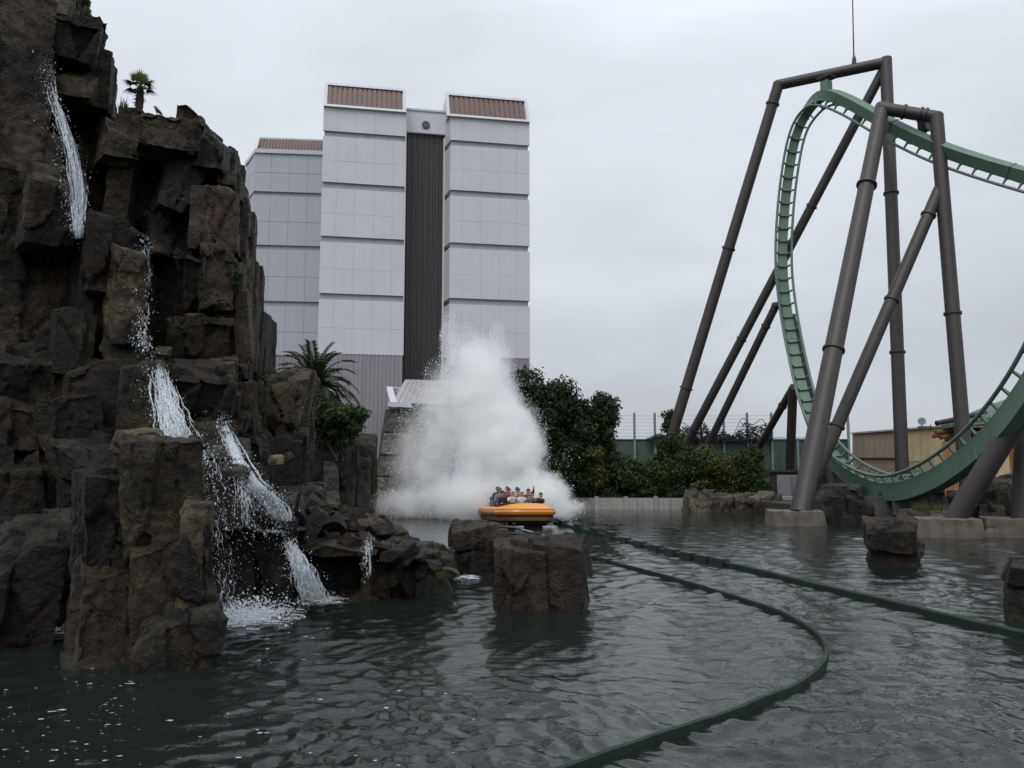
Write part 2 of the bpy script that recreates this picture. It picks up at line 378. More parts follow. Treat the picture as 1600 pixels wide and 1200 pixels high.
# brown roof slopes with pale rims
for (s0, s1) in ((sL0, sL1), (sR0 - .35, sR1)):
    lean = 1.25
    def slope(s, k, off=0): return Vector((s, .0 + lean * k - off, ze + (zt - ze) * k))
    m = MB(); m.hexa([(s0 + .05, 0.02, ze - .05), (s1 - .05, 0.02, ze - .05), (s1 - .05, D, ze - .05), (s0 + .05, D, ze - .05)],
                     [(s0 + .05, lean + .02, zt - .05), (s1 - .05, lean + .02, zt - .05), (s1 - .05, D - lean, zt - .05), (s0 + .05, D - lean, zt - .05)])
    m.part('roof_block', M['trim'], tower, True)
    m = MB(); n = 15
    for k in range(n):
        a = s0 + .32 + (s1 - s0 - .64) * k / n; w = (s1 - s0 - .64) / n
        for (da, db, o_) in ((0, .70 * w, .12), (.70 * w, w, .02)):
            q = [slope(a + da, .10, o_), slope(a + db, .10, o_), slope(a + db, .90, o_), slope(a + da, .90, o_)]
            m.hexa(q, [p + Vector((0, .12, 0)) for p in q])
    m.part('roof_sheet', M['roofbrown'], tower, True)
    for (sa, sb, ka, kb) in ((s0, s1, -.02, .07), (s0, s1, .93, 1.03), (s0, s0 + .26, .07, .93), (s1 - .26, s1, .07, .93)):
        q = [slope(sa, ka, .22), slope(sb, ka, .22), slope(sb, kb, .22), slope(sa, kb, .22)]
        m = MB(); m.hexa(q, [p + Vector((0, .24, 0)) for p in q]); m.part('roof_rim', M['trim'], tower, True)
# ribbed base
corr(sL0 + .02, sL1 - .02, 0, zbase, -.06, .30, .05).part('ribbed_cladding', M['lilac'], tower, True)
corr(sR0, sR1 - .02, 0, zbase, -.06, .30, .05).part('ribbed_cladding', M['lilac'], tower, True)
m = MB(); lbox(m, sL0 + .02, sL1 - .04, -.16, -.07, 0, zbase); lbox(m, sR0, sR1 - .02, -.16, -.07, 0, zbase); m.part('base_wall', M['joint'], tower, True)
# side wall of the right block and reveals seen at its edge
for i in range(0, len(rows), 2): lbox(MB(), sR1 - .30, sR1 - .02, -D, -.36, rows[i + 1] + .01, rows[i] - .01).part('side_panel', M['panel'], tower, True)
lbox(MB(), sR1 - .3, sR1 - .03, -D, -.36, 0, zbase - .02).part('side_wall', M['lilac'], tower, True)
# ------------------------------------------------------------------ lower wing at the left
ang2 = R(5.5); O2 = P(500, 551, 66.0); N2 = Vector((math.sin(ang2), -math.cos(ang2), 0)); U2 = Vector((math.cos(ang2), math.sin(ang2), 0))
wing = empty('lower_wing', (O2.x, O2.y, .6), 'lower blue-grey panelled wing with brown roof left of the tower', 'building', rz=ang2)
z2 = lambda y: P(495, y, 66).z - .6
s2 = lambda x: (ray_plane(x, 450, O2, N2) - O2).dot(U2)
sA, sB = s2(392), s2(506)
core = MB(); lbox(core, sA + .1, sB, -8, -.17, 0, z2(240)); core.part('core_wall', M['joint'], wing, True)
rows2 = [z2(240), z2(302), z2(308.5), z2(385), z2(392), z2(472), z2(480), z2(556)]
panels(sA, sB, [0, .225, .48, .735, 1], M['wing'], rows2, t0=-.16, parent=wing, gap=.016)
corr(sA, sB, 0, z2(556), -.1, .3, .05).part('ribbed_cladding', M['lilac'], wing, True)
for i in range(0, 8, 2):                                                  # splayed corner going back to the left
    zs = [rows2[i], (rows2[i] + rows2[i + 1]) / 2, rows2[i + 1]]
    for j in range(2):
        for k in range(3):
            c0, c1 = k / 3 + .01, (k + 1) / 3 - .01; cx = 1.5; cy = 3.2
            m = MB(); q = [(sA - cx * c0, cy * c0), (sA - cx * c1, cy * c1), (sA - cx * c1 + .25, cy * c1 + .12), (sA - cx * c0 + .25, cy * c0 + .12)]
            m.prism(q, zs[j + 1] + .02, zs[j] - .02); m.part('panel', M['wing'], wing, True)
m = MB(); m.prism([(sA - .05, .28), (sA - 1.45, 3.3), (sA - 1.4, 8), (sA + .2, 8), (sA + .2, .3)], 0, z2(242)); m.part('corner_core', M['joint'], wing, True)
zt2, ze2 = P(495, 221, 67.4).z - .6, z2(238.5)
m = MB(); n = 22
for k in range(n):
    a = sA + (sB - sA) * k / n; w = (sB - sA) / n
    q = [(a, .25, ze2 + .1), (a + .6 * w, .25, ze2 + .1), (a + .6 * w, 1.3, zt2), (a, 1.3, zt2)]
    m.hexa(q, [(p[0], p[1] + .03, p[2] - .15) for p in q])
q = [(sA, .3, ze2 + .03), (sB, .3, ze2 + .03), (sB, 1.3, zt2 - .07), (sA, 1.3, zt2 - .07)]; m.hexa(q, [(p[0], p[1], p[2] - .1) for p in q])
for k in range(10):
    a = k / 10; q = [(sA - 1.6 * a, .2 + 3.3 * a, ze2 + .1), (sA - 1.6 * (a + .06), .2 + 3.3 * (a + .06), ze2 + .1), (sA - 1.6 * (a + .06) + .5, 1.3 + 3.2 * a, zt2), (sA - 1.6 * a + .5, 1.3 + 3.2 * a, zt2)]
    m.hexa(q, [(p[0] + .02, p[1] + .03, p[2] - .15) for p in q])
m.part('roof_sheet', M['roofbrown'], wing, True)
m = MB(); lbox(m, sA, sB, -.2, .15, ze2 - .25, ze2 + .1); m.prism([(sA, -.15), (sA - 1.62, 3.2), (sA - 1.35, 3.3), (sA, .2)], ze2 - .25, ze2 + .1); m.part('eave_trim', M['trim'], wing, True)
m = MB(); m.box(((sA + sB) / 2, 1.45, zt2 + .03), (sB - sA, .3, .16)); m.part('ridge_trim', M['trim'], wing, True)
m = MB(); m.prism([(sA - 1.0, 3.4), (sA, .6), (sB, .6), (sB, 8), (sA - 1, 8)], z2(244), ze2 - .02); m.part('roof_deck', M['joint'], wing, True)
# ------------------------------------------------------------------ chute at the foot of the tower
chute = empty('splash_chute', P(650, 790, 56.4).xyz * Vector((1, 1, 0)).xyz if False else (P(650, 790, 56.4).x, 56.4, 0), 'stone-faced chute mouth with metal canopy below the tower', 'chute')
cl = [(583, 795), (588, 745), (593, 711), (599, 676), (606, 640)]
for k in range(4):
    (xa, ya), (xb, yb) = cl[k], cl[k + 1]
    for j, (u0, u1) in enumerate(((0, .46), (.465, 1))):
        Ya = 56.2 + .3 * k; Yb = Ya + .3
        pa, pb = P(xa + 1, ya - .5, Ya), P(xb + 1, yb + .5, Yb); ra, rb = P(702, ya - .5, Ya), P(696, yb + .5, Yb)
        lo0, lo1, hi0, hi1 = pa.lerp(ra, u0), pa.lerp(ra, u1), pb.lerp(rb, u0), pb.lerp(rb, u1)
        nn = 22; vv = []; ff = []
        for a in range(nn + 1):
            for c in range(nn + 1):
                q = lo0.lerp(lo1, a / nn).lerp(hi0.lerp(hi1, a / nn), c / nn); vv.append(q)
        vv = np.array([tuple(q) for q in vv]); edge = np.array([min(a, nn - a, c, nn - c) for a in range(nn + 1) for c in range(nn + 1)])
        vv[:, 1] -= np.where(edge > 0, .10 + .16 * fbm(vv * np.array([1.1, 1, 1.6]), 4, 40 + k), 0)
        ff = [(a * (nn + 1) + c, (a + 1) * (nn + 1) + c, (a + 1) * (nn + 1) + c + 1, a * (nn + 1) + c + 1) for a in range(nn) for c in range(nn)]
        bb = len(vv); back = [q + Vector((0, .8, 0)) for q in (lo0, lo1, hi1, hi0)]; vv = np.vstack([vv, np.array([tuple(q) for q in back])])
        ff += [(bb, bb + 3, bb + 2, bb + 1), (0, bb, bb + 1, nn * (nn + 1)), (nn, (nn + 1) ** 2 - 1, bb + 2, bb + 3)]
        put('stone_slab', mesh('stone_slab', vv, ff, True, 35, M['chutewall']), chute)
m = MB(); pa, pb = P(579, 795, 56.5), P(602, 640, 57.6)
m.hexa([pa, pa + Vector((.28, 0, 0)), pa + Vector((.28, 5, 0)), pa + Vector((0, 5, 0))], [pb, pb + Vector((.28, 0, 0)), pb + Vector((.28, 4, 0)), pb + Vector((0, 4, 0))]); m.part('side_wall', M['iron'], chute)
m = MB(); m.hexa([P(592, 760, 57.3), P(700, 760, 57.3), P(700, 760, 61), P(592, 760, 61)], [P(607, 640, 57.7), P(698, 640, 57.7), P(698, 640, 61), P(607, 640, 61)]); m.part('backing', M['conc_dark'], chute)
# canopy
c0, c1, c2, c3 = P(613, 629, 57.2), P(700, 631, 57.2), P(700, 595, 61.2), P(633, 593, 61.2)
m = MB(); dn = Vector((0, 0, -.12)); m.hexa([c0, c1, c2, c3], [p + dn for p in (c0, c1, c2, c3)]); m.part('canopy_sheet', plain('canopy_sheet', (.40, .37, .38), .4, var=.1, streak=.2), chute)
m = MB()
for k in range(1, 10):
    p, q = c0.lerp(c1, k / 10), c3.lerp(c2, k / 10); m.tube([p + Vector((0, 0, .03)), q + Vector((0, 0, .03))], .035, 5)
m.part('canopy_seam', M['joint'], chute)
m = MB(); q0, q1 = P(604, 605, 59.5), P(611, 631, 57.0); m.hexa([q0, q0 + Vector((.45, 0, 0)), q0 + Vector((.45, 0, -.3)), q0 + Vector((0, 0, -.3))], [q1, q1 + Vector((.45, 0, 0)), q1 + Vector((.45, 0, -.3)), q1 + Vector((0, 0, -.3))])
q0, q1 = P(604, 603, 59.5), P(633, 606, 59.5); m.hexa([q0, q1, q1 + Vector((0, .4, 0)), q0 + Vector((0, .4, 0))], [p + Vector((0, 0, -.12)) for p in (q0, q1, q1 + Vector((0, .4, 0)), q0 + Vector((0, .4, 0)))])
q0, q1 = P(606, 635, 56.9), P(643, 637, 56.9); m.hexa([q0, q1, q1 + Vector((0, .5, 0)), q0 + Vector((0, .5, 0))], [p + Vector((0, 0, .34)) for p in (q0, q1, q1 + Vector((0, .5, 0)), q0 + Vector((0, .5, 0)))])
q0, q1 = P(640, 630, 57.0), P(700, 632, 57.0); m.hexa([q0, q1, q1 + Vector((0, .2, 0)), q0 + Vector((0, .2, 0))], [p + Vector((0, 0, .12)) for p in (q0, q1, q1 + Vector((0, .2, 0)), q0 + Vector((0, .2, 0)))])
m.part('white_fascia', M['trim'], chute)
m = MB(); q = P(602, 640, 57.6); m.hexa([P(605, 640, 57.5), P(698, 641, 57.5), P(698, 641, 61.5), P(605, 640, 61.5)], [P(609, 630, 57.4), P(698, 630, 57.4), P(698, 606, 61.4), P(622, 606, 61.4)]); m.part('gable_wall', M['lilac'], chute)
# the channel down which boats slide, behind the spray
m = MB()
for sx in (0, 1): 
    xa = P(700, 795, 50).x + 3.6 * sx - .2
    m.hexa([(xa, 44, -.6), (xa + .4, 44, -.6), (xa + .4, 61.5, -.6), (xa, 61.5, -.6)], [(xa, 44, .35), (xa + .4, 44, .35), (xa + .4, 61.5, 8.2), (xa, 61.5, 8.2)])
m.part('channel_wall', M['conc_dark'], chute)
xa = P(700, 795, 50).x + .2; m = MB(); m.hexa([(xa, 44, -.9), (xa + 3.2, 44, -.9), (xa + 3.2, 61.5, -.9), (xa, 61.5, -.9)], [(xa, 44, -.3), (xa + 3.2, 44, -.3), (xa + 3.2, 61.5, 6.6), (xa, 61.5, 6.6)]); m.part('channel_floor', M['steel'], chute)
# ------------------------------------------------------------------ green boundary fence, net, shed
FY = 63.0; fe = empty('green_fence', (P(1150, 730, FY).x, FY, .6), 'long green sheet fence with tall steel posts and wires behind the bushes', 'fence')
xs = [958, 992, 1024, 1061, 1096, 1132, 1169, 1207, 1247, 1287, 1327]
ftop = P(1100, 687, FY).z
for k in range(len(xs) - 1):
    a, c = P(xs[k], 730, FY).x, P(xs[k + 1], 730, FY).x
    MB().box(((a + c) / 2, FY + .05, (.6 + ftop) / 2), (c - a - .02, .06, ftop - .6)).part('fence_sheet', M['fencegreen'], fe)
for k, x in enumerate(xs):
    a = P(x, 730, FY).x; yt = 645 if k not in (8, 9) else 688
    if k == 0: yt = 640
    MB().box((a, FY - .08, (.6 + P(x, yt, FY).z) / 2), (.17, .14, P(x, yt, FY).z - .6)).part('fence_post', M['steel'], fe)
x0, x1 = P(958, 730, FY).x, P(1207, 730, FY).x
for k in range(7): MB().tube([(x0, FY - .16, ftop + .25 + .27 * k), ((x0 + x1) / 2, FY - .16, ftop + .23 + .27 * k), (x1, FY - .16, ftop + .25 + .27 * k)], .009, 5).part('wire', M['wire'], fe)
x2 = P(1327, 730, FY).x
for k in range(5): MB().tube([(x2, FY - .16, ftop + .4 + .3 * k), (x2 + 1.1, FY + 2, ftop + .1 + .25 * k)], .009, 5).part('wire', M['wire'], fe)
MB().box(((x0 + x2) / 2, FY - .02, ftop + .03), (x2 - x0, .12, .06)).part('top_rail', M['steel'], fe)
m = MB(); 
for k in range(60): a = P(1205 + k * 1.35, 730, FY).x; m.box((a, FY, ftop + .13), (.02, .02, .16))
m.part('spike_row', M['iron'], fe)
# dark netting gathered over the fence top: strands with holes
rn = random.Random(8); m = MB()
def neth(px): return 30 * (.55 + .3 * math.sin(px * .071) + .2 * math.sin(px * .19 + 1)) * min(1, max(.1, (px - 1005) / 40)) * (1.12 if px > 1170 else 1)
for k in range(2600):
    px = rn.uniform(1010, 1203); hgt = neth(px); u = rn.random() ** 1.7
    a = P(px, 688 - hgt * u, FY - .3 - rn.random() * .25); ang = rn.gauss(0, .9); l = rn.uniform(.15, .5)
    b_ = a + Vector((math.cos(ang) * l, rn.uniform(-.1, .1), math.sin(ang) * l * .6)); mid = (a + b_) / 2 + Vector((0, 0, -rn.random() * .09))
    w = rn.uniform(.012, .075); m.add([a, mid + Vector((0, -.02, -w)), b_, mid + Vector((0, .02, w))], [(0, 1, 2, 3)])
prev = None
for px in range(1010, 1206, 3):
    a = P(px, 688 - neth(px) * (1 + .25 * abs(math.sin(px * .11))), FY - .3)
    if prev is not None: m.tube([prev, a], .025, 4)
    prev = a
m.solo('camouflage_net', M['net'], 'ragged black camouflage netting draped along the green fence top', 'net')
shed = empty('brown_shed', (P(1260, 780, 54).x, 54, .6), 'low dark brown shed with grey door behind the thick column', 'shed')
def pbox(m, x0, y0, x1, y1, Yd, th): 
    a, c = P(x0, y1, Yd), P(x1, y0, Yd); cx = (a.x + c.x) / 2; be = math.atan2(cx, Yd); w = abs(c.x - a.x) * math.cos(be)
    return m.box((cx + math.sin(be) * th / 2, Yd + math.cos(be) * th / 2, (a.z + c.z) / 2), (w, th, abs(c.z - a.z)), -be)
pbox(MB(), 1203, 738, 1332, 792, 54, 3).part('wall', M['brownwall'], shed)
pbox(MB(), 1201, 734, 1334, 738, 53.8, 3.3).part('roof', M['brownwall'], shed)
d = pbox(MB(), 1215, 742, 1236, 776, 53.9, .1).part('door', M['door'], shed); pbox(MB(), 1232.5, 757, 1234.5, 761, 53.8, .1).part('handle', M['iron'], d)
pbox(MB(), 1237.5, 742, 1245, 776, 53.9, .1).part('door', M['door'], shed)
m = MB()
for k in range(24): x = 1206 + k * 5.4; m.tube([P(x, 734, 53.9), P(x, 728, 53.9)], .012, 4)
m.tube([P(1206, 728, 53.9), P(1331, 728, 53.9)], .02, 5); m.part('railing', M['iron'], shed)
pbox(MB(), 1222, 776, 1240, 800, 52, 1.0).solo('concrete_step', M['conc'], 'small pale concrete step block in front of the shed door', 'step')
# tan building, hut, terracotta house
tb = empty('tan_building', (P(1430, 730, 60).x, 60, .6), 'tan rendered flat-roofed building behind the coaster dip', 'building')
def quadwall(xa, xb, ya0, ya1, yb0, yb1, Ya, Yb, th=.4):
    a0, a1, b0, b1 = P(xa, ya0, Ya), P(xa, ya1, Ya), P(xb, yb0, Yb), P(xb, yb1, Yb); v = Vector((.06, th, 0)); m = MB()
    return m.hexa([a1, b1, b0, a0], [p + v for p in (a1, b1, b0, a0)])
quadwall(1334, 1417, 678, 765, 672, 765, 64, 61).part('brown_wall', M['tanbrown'], tb); quadwall(1417, 1548, 672, 765, 661, 765, 61, 56.5).part('tan_wall', M['tan'], tb)
quadwall(1333, 1548, 675.5, 678, 658.5, 661.5, 63.9, 56.4, .6).part('parapet', M['conc'], tb)
quadwall(1340, 1417, 715, 716.2, 715, 716.2, 63.6, 60.8, .2).part('wall_joint', M['brownwall'], tb)
m = MB(); m.hexa([P(1334, 765, 64), P(1548, 765, 56.5), P(1580, 765, 75), P(1340, 765, 75)], [P(1334, 676, 64.2), P(1548, 662, 56.8), P(1580, 672, 75), P(1340, 680, 75)]); m.part('building_mass', M['tanbrown'], tb)
sp_l = empty('roof_floodlight', P(1440, 668, 59.5), 'round floodlight on a bracket on the tan building roof', 'floodlight')
c = P(1440.5, 658, 59.5); MB().tube([c, c + Vector((.1, .25, 0))], [.29, .2], 20).part('lamp_housing', M['trim'], sp_l, smooth=True)
MB().tube([c + Vector((-.01, -.03, 0)), c], [.24, .24], 20).part('lens', plain('lamp_glass', (.3, .33, .33), .15), sp_l)
m = MB(); m.tube([P(1435, 666, 59.4), P(1435, 672, 59.4)], .03, 6); m.tube([P(1454, 663, 59.4), P(1454, 672, 59.4)], .03, 6); m.tube([P(1434, 666.5, 59.4), P(1456, 666.5, 59.4)], .04, 6); m.tube([c, c + Vector((0, .1, -.45))], .04, 6); m.part('bracket', M['iron'], sp_l)
m = MB()
for k in range(12): x = 1419 + 3.4 * k; m.tube([P(x, 722, 56), P(x, 740, 56)], .02, 4)
m.tube([P(1418, 722, 56), P(1459, 720, 56)], .03, 5); m.tube([P(1418, 739, 56), P(1459, 739, 56)], .03, 5); m.tube([P(1385, 737, 56), P(1418, 722, 56)], .03, 5)
m.solo('iron_railing', M['iron'], 'black iron railing in front of the tan building', 'railing')
hut = empty('log_hut', (P(1530, 700, 50).x, 50, .6), 'log hut with sloped green tin roof and jutting log ends', 'hut')
m = MB(); q = [P(1467, 667, 49), P(1556, 652, 47), P(1588, 618, 53), P(1530, 640, 55)]; m.hexa(q, [p + Vector((0, 0, -.15)) for p in q]); m.part('roof', M['hutroof'], hut)
for k in range(14):
    a = (k + .5) / 14; MB().tube([q[0].lerp(q[1], a) + Vector((0, 0, .02)), q[3].lerp(q[2], a) + Vector((0, 0, .02))], .045, 5).part('roof_rib', M['hutroof'], hut)
MB().tube([P(1463, 661.5, 49), P(1540, 645, 49.5)], .16, 10).part('log_beam', M['iron'], hut, smooth=True)
for (xa, ya, xb, yb) in ((1459, 682, 1500, 671), (1470, 684, 1505, 674), (1462, 676, 1510, 667)):
    MB().tube([P(xa, ya, 48.6), P(xb, yb, 50.5)], .13, 12).part('log_end', M['log'], hut, smooth=True)
pbox(MB(), 1475, 668, 1572, 690, 51.5, 2.5).part('wall', M['brownwall'], hut)
th = empty('terracotta_house', (P(1540, 740, 46).x, 46, .6), 'terracotta and cream walled house at the right edge', 'building')
pbox(MB(), 1476, 690, 1556, 775, 48, 4).part('wall', M['terra'], th); pbox(MB(), 1554, 668, 1574, 752, 46.4, 1.2).part('cream_pier', M['cream'], th)
pbox(MB(), 1568, 640, 1680, 755, 46, 5).part('wall', M['terra'], th)
for x in (1587, 1599): pbox(MB(), x, 708, x + 5, 716, 45.9, .2).part('window', M['vent'], th)
pbox(MB(), 1578, 670, 1594, 692, 45.8, .2).part('awning', M['vent'], th)
m = MB()
for k in range(30): x = 1480 + 5 * k; m.tube([P(x, 752, 45), P(x, 762, 45)], .015, 4)
m.tube([P(1478, 752, 45), P(1630, 752, 45)], .025, 5); m.part('railing', M['iron'], th)
# ------------------------------------------------------------------ rocks
def boxgrid(size, res):
    n = [max(3, int(round(s / res))) for s in size]
    I, J, K = np.meshgrid(*[np.arange(k + 1) for k in n], indexing='ij')
    surf = (I == 0) | (I == n[0]) | (J == 0) | (J == n[1]) | (K == 0) | (K == n[2])
    ids = -np.ones(I.shape, int); ids[surf] = np.arange(surf.sum())
    v = np.stack([I[surf] / n[0], J[surf] / n[1], K[surf] / n[2]], 1) - .5
    fs = []
    def q(a, flip):
        f = np.stack([a[:-1, :-1], a[1:, :-1], a[1:, 1:], a[:-1, 1:]], -1).reshape(-1, 4); fs.append(f[:, ::-1] if flip else f)
    q(ids[:, :, 0], True); q(ids[:, :, -1], False); q(ids[0], True); q(ids[-1], False); q(ids[:, 0, :], False); q(ids[:, -1, :], True)
    return v * np.array(size), np.vstack(fs)
def normals(v, f):
    n = np.cross(v[f[:, 2]] - v[f[:, 0]], v[f[:, 3]] - v[f[:, 1]]); vn_ = np.zeros_like(v)
    for k in range(4): np.add.at(vn_, f[:, k], n)
    return vn_ / np.maximum(np.linalg.norm(vn_, axis=1, keepdims=True), 1e-9)
def rock(size, seed, res, cuts=9, frac=1.0, rough=1.0, taper=.0, tall=1.0, cutd=(.74, .98)):
    rg = np.random.default_rng(seed); size = np.array(size, float); hs = size / 2
    v, f = boxgrid(size, res)
    z = (v[:, 2] / hs[2]); v[:, 0] *= 1 - taper * (z + 1) / 2; v[:, 1] *= 1 - taper * (z + 1) / 2
    v[:, 0] += rg.normal() * .06 * size[0] * z; v[:, 1] += rg.normal() * .05 * size[1] * z
    for k in range(cuts):
        n = rg.normal(size=3); n[2] *= .75; 
        if k < 2: n = np.array([rg.normal() * .25, -abs(rg.normal()) * .35, 1.0])        # sloping top
        n /= np.linalg.norm(n); sup = np.abs(n * hs).sum(); d = sup * rg.uniform(*cutd) * (1.02 if k < 2 else 1)
        if k < 2: d = (abs(n[2]) * hs[2]) * rg.uniform(.96, 1.12)
        e = v @ n - d; mk = e > 0; v[mk] -= np.outer(e[mk], n)
    m = size.min(); nm = normals(v, f)
    # fracture cells: each cell stands a little proud or back, dark cracks between
    cs = max(.28 * m, .24); M_ = int(np.clip(np.prod(size / cs) * .45, 6, 46)); seeds = (rg.random((M_, 3)) - .5) * size * 1.05
    w = v + np.stack([fbm(v * (1.6 / max(m, .5)) + 9 * k, 3, seed + 50 + k) for k in range(3)], 1) * m * .07
    an = np.array([1.5, 1.5, .5])
    D_ = np.linalg.norm((w[:, None, :] - seeds[None]) * an, axis=2); part_ = np.partition(D_, 1, axis=1); idc = D_.argmin(1)
    off = rg.normal(size=M_) * .062 * m * frac
    gap = part_[:, 1] - part_[:, 0]; crack = np.clip(1 - gap / (.05 * m + .02), 0, 1)
    dsp = off[idc] * np.clip(gap / (.03 * m), 0, 1) - crack * .035 * m * frac
    p = v / max(.5, m) ; dsp = dsp + rough * m * (.020 * fbm(p * 1.7 + seed, 3, seed) + .022 * np.abs(fbm(p * 5.1, 3, seed + 7)) + .013 * fbm(p * 14, 2, seed + 3))
    st = np.sin((v[:, 2] + .3 * fbm(p * 1.2, 2, seed + 5) * m) * 2 * math.pi / (.16 * m + .12)); dsp = dsp + rough * .0025 * m * st
    return v + nm * dsp[:, None], f
def px_rock(parent, x0, y0, x1, y1, Yd, th, mat, seed, yaw=0, tilt=0, name='rock_block', cuts=9, frac=1.0, rough=1.0, taper=0.0, resp=3.8, cutd=(.74, .98), lean=0):
    if y0 > HOR: y0 = HOR + (y0 - HOR) * (Yd + th) / Yd      # its top is seen from above
    a, c = P(x0, y1, Yd), P(x1, y0, Yd); k = 1.06
    size = (abs(c.x - a.x) * k * math.cos(math.atan2((a.x + c.x) / 2, Yd)), th, abs(c.z - a.z) * k)
    v, f = rock(size, seed, max(.035, Yd * resp / F), cuts, frac, rough, taper, cutd=cutd)
    cx = (a.x + c.x) / 2; be = math.atan2(cx, Yd); me = mesh(name, v, f, True, 30, mat)
    return put(name, me, parent, (cx + math.sin(be) * th / 2, Yd + math.cos(be) * th / 2, (a.z + c.z) / 2), (lean, tilt, yaw * .75 - be))
cliff = empty('rock_cliff', (P(200, 900, 17).x, 17, 0), 'towering dark blocky rock cliff with waterfalls filling the left side', 'cliff')
C, S, Oc = M['cliff'], M['slab'], M['ochre']
blocks = [  # photo box, distance, thickness, material, yaw, tilt
 (-80, -90, 74, 250, 17.4, 4, C, .22, .02), (-60, 215, 46, 430, 17.6, 3, C, .15, 0), (68, -70, 132, 28, 18.6, 3, C, -.2, .06), (74, 10, 160, 84, 18.4, 3, C, -.05, .05),
 (88, 62, 162, 150, 18.8, 3, C, -.1, -.04), (140, 70, 182, 164, 19.4, 3, C, -.1, .0), (90, 130, 170, 350, 20.2, 3, C, .1, 0), (30, 226, 118, 372, 17.0, 3, C, .2, .03),
 (150, 152, 208, 240, 18.9, 3, C, .25, -.05), (184, 158, 232, 365, 19.55, 2.6, C, -.25, .05), (212, 160, 312, 230, 18.9, 4, C, .05, .03), (296, 160, 338, 212, 19.6, 3, C, -.3, .12),
 (318, 186, 369, 264, 19.8, 3.5, C, -.25, .08), (205, 215, 330, 350, 20.6, 3, C, 0, 0), (248, 250, 304, 326, 19.3, 1.5, C, .3, .25), (284, 216, 302, 236, 19.1, .6, Oc, .4, .3),
 (262, 232, 330, 262, 19.6, 2, C, .1, .06), (352, 252, 382, 304, 20.0, 3, C, -.2, 0), (318, 280, 391, 388, 19.4, 3.5, Oc, -.22, .03), (226, 325, 300, 400, 19.8, 2, C, .15, 0),
 (298, 360, 352, 480, 19.0, 3, C, .2, 0), (346, 376, 397, 480, 19.6, 3.5, C, -.28, 0), (352, 455, 403, 556, 19.7, 3.5, C, -.2, 0), (132, 342, 228, 455, 17.8, 2.4, C, .1, .08),
 (160, 376, 216, 530, 17.4, 2, Oc, .25, 0), (206, 408, 238, 530, 18.2, 2, C, -.35, 0), (222, 385, 292, 556, 20.0, 2, C, 0, 0), (276, 378, 362, 484, 19.2, 3, C, .1, .02),
 (274, 478, 368, 560, 19.0, 3, C, -.1, 0), (394, 478, 416, 578, 20.2, 3, C, -.3, .05), (96, 322, 168, 545, 18.0, 3, C, .2, 0), (-40, 360, 104, 530, 18.2, 3, C, .25, 0),
 (76, 475, 142, 580, 17.3, 2, C, .15, 0), (166, 515, 244, 570, 17.2, 2.4, C, .15, .18), (172, 562, 244, 696, 16.9, 2.4, C, .2, 0), (92, 560, 178, 700, 16.8, 2.6, C, .1, 0),
 (-40, 520, 86, 630, 17.0, 3, C, .2, 0), (70, 615, 146, 686, 16.3, 2, S, .2, .05), (-40, 610, 92, 700, 16.8, 2.4, S, .15, 0), (-40, 690, 96, 830, 16.4, 2.6, S, .1, 0), (80, 676, 206, 745, 15.6, 2.4, S, .2, -.06),
 (84, 735, 200, 960, 16.0, 2.4, S, .1, 0), (266, 553, 358, 645, 17.4, 2.6, C, .05, .16), (308, 548, 372, 606, 18.4, 2.6, C, -.1, .08), (338, 588, 388, 660, 18.6, 2.4, C, -.2, .1),
 (378, 598, 412, 690, 18.9, 2.6, C, -.25, .02), (358, 534, 398, 586, 19.2, 2.6, C, -.2, .1), (240, 545, 290, 700, 18.4, 2.0, S, 0, 0), (262, 636, 356, 706, 17.0, 2.4, S, .1, 0), (408, 570, 482, 660, 20.6, 4, C, -.15, .02),
 (412, 654, 484, 772, 20.2, 4, C, -.12, 0), (370, 676, 424, 775, 18.6, 2.6, S, -.2, 0), (300, 690, 395, 975, 15.6, 2.4, S, .05, 0), (346, 728, 392, 822, 14.9, 1.6, S, -.25, .02),
 (384, 768, 458, 828, 15.6, 2.2, S, -.1, .1), (388, 810, 462, 955, 15.9, 2.2, S, -.15, 0), (440, 760, 500, 850, 18.5, 3, S, -.1, .05), (330, 640, 380, 740, 17.6, 2.4, S, -.3, .2),
 (-30, 812, 94, 1012, 12.4, 1.8, S, .12, .03), (66, 796, 128, 905, 13.8, 1.6, M['brownrock'], .2, .04), (52, 880, 140, 1000, 14.2, 2, S, .1, 0),
]
CLIFFV = []
for k, (x0, y0, x1, y1, Yd, th_, mt, yw, ti) in enumerate(blocks):
    o = px_rock(cliff, x0, y0, x1, y1, Yd, th_, mt, 100 + k + (57 if k == 5 else 0), yw, ti, cuts=7, cutd=(.84, 1.02))
    mw_ = np.array(Matrix.LocRotScale(o.location, o.rotation_euler, None)); vv = np.empty(len(o.data.vertices) * 3); o.data.vertices.foreach_get('co', vv); CLIFFV.append(vv.reshape(-1, 3) @ mw_[:3, :3].T + mw_[:3, 3])
CLIFFV = np.vstack(CLIFFV)
def top_at(p, r=.16, q_=92):
    d = np.hypot(CLIFFV[:, 0] - p.x, CLIFFV[:, 1] - p.y); z = CLIFFV[d < r, 2]; return float(np.percentile(z, q_)) if len(z) else p.z
def crest(x, w=3.0):                      # highest cliff point on the skyline above photo column x
    f_ = CLIFFV[:, 1] * cp_ + (CLIFFV[:, 2] - H) * sp_; px = CX + F * CLIFFV[:, 0] / f_; py = CY - F * (-CLIFFV[:, 1] * sp_ + (CLIFFV[:, 2] - H) * cp_) / f_
    k = np.where(np.abs(px - x) < w)[0]; return Vector(CLIFFV[k[py[k].argmin()]])
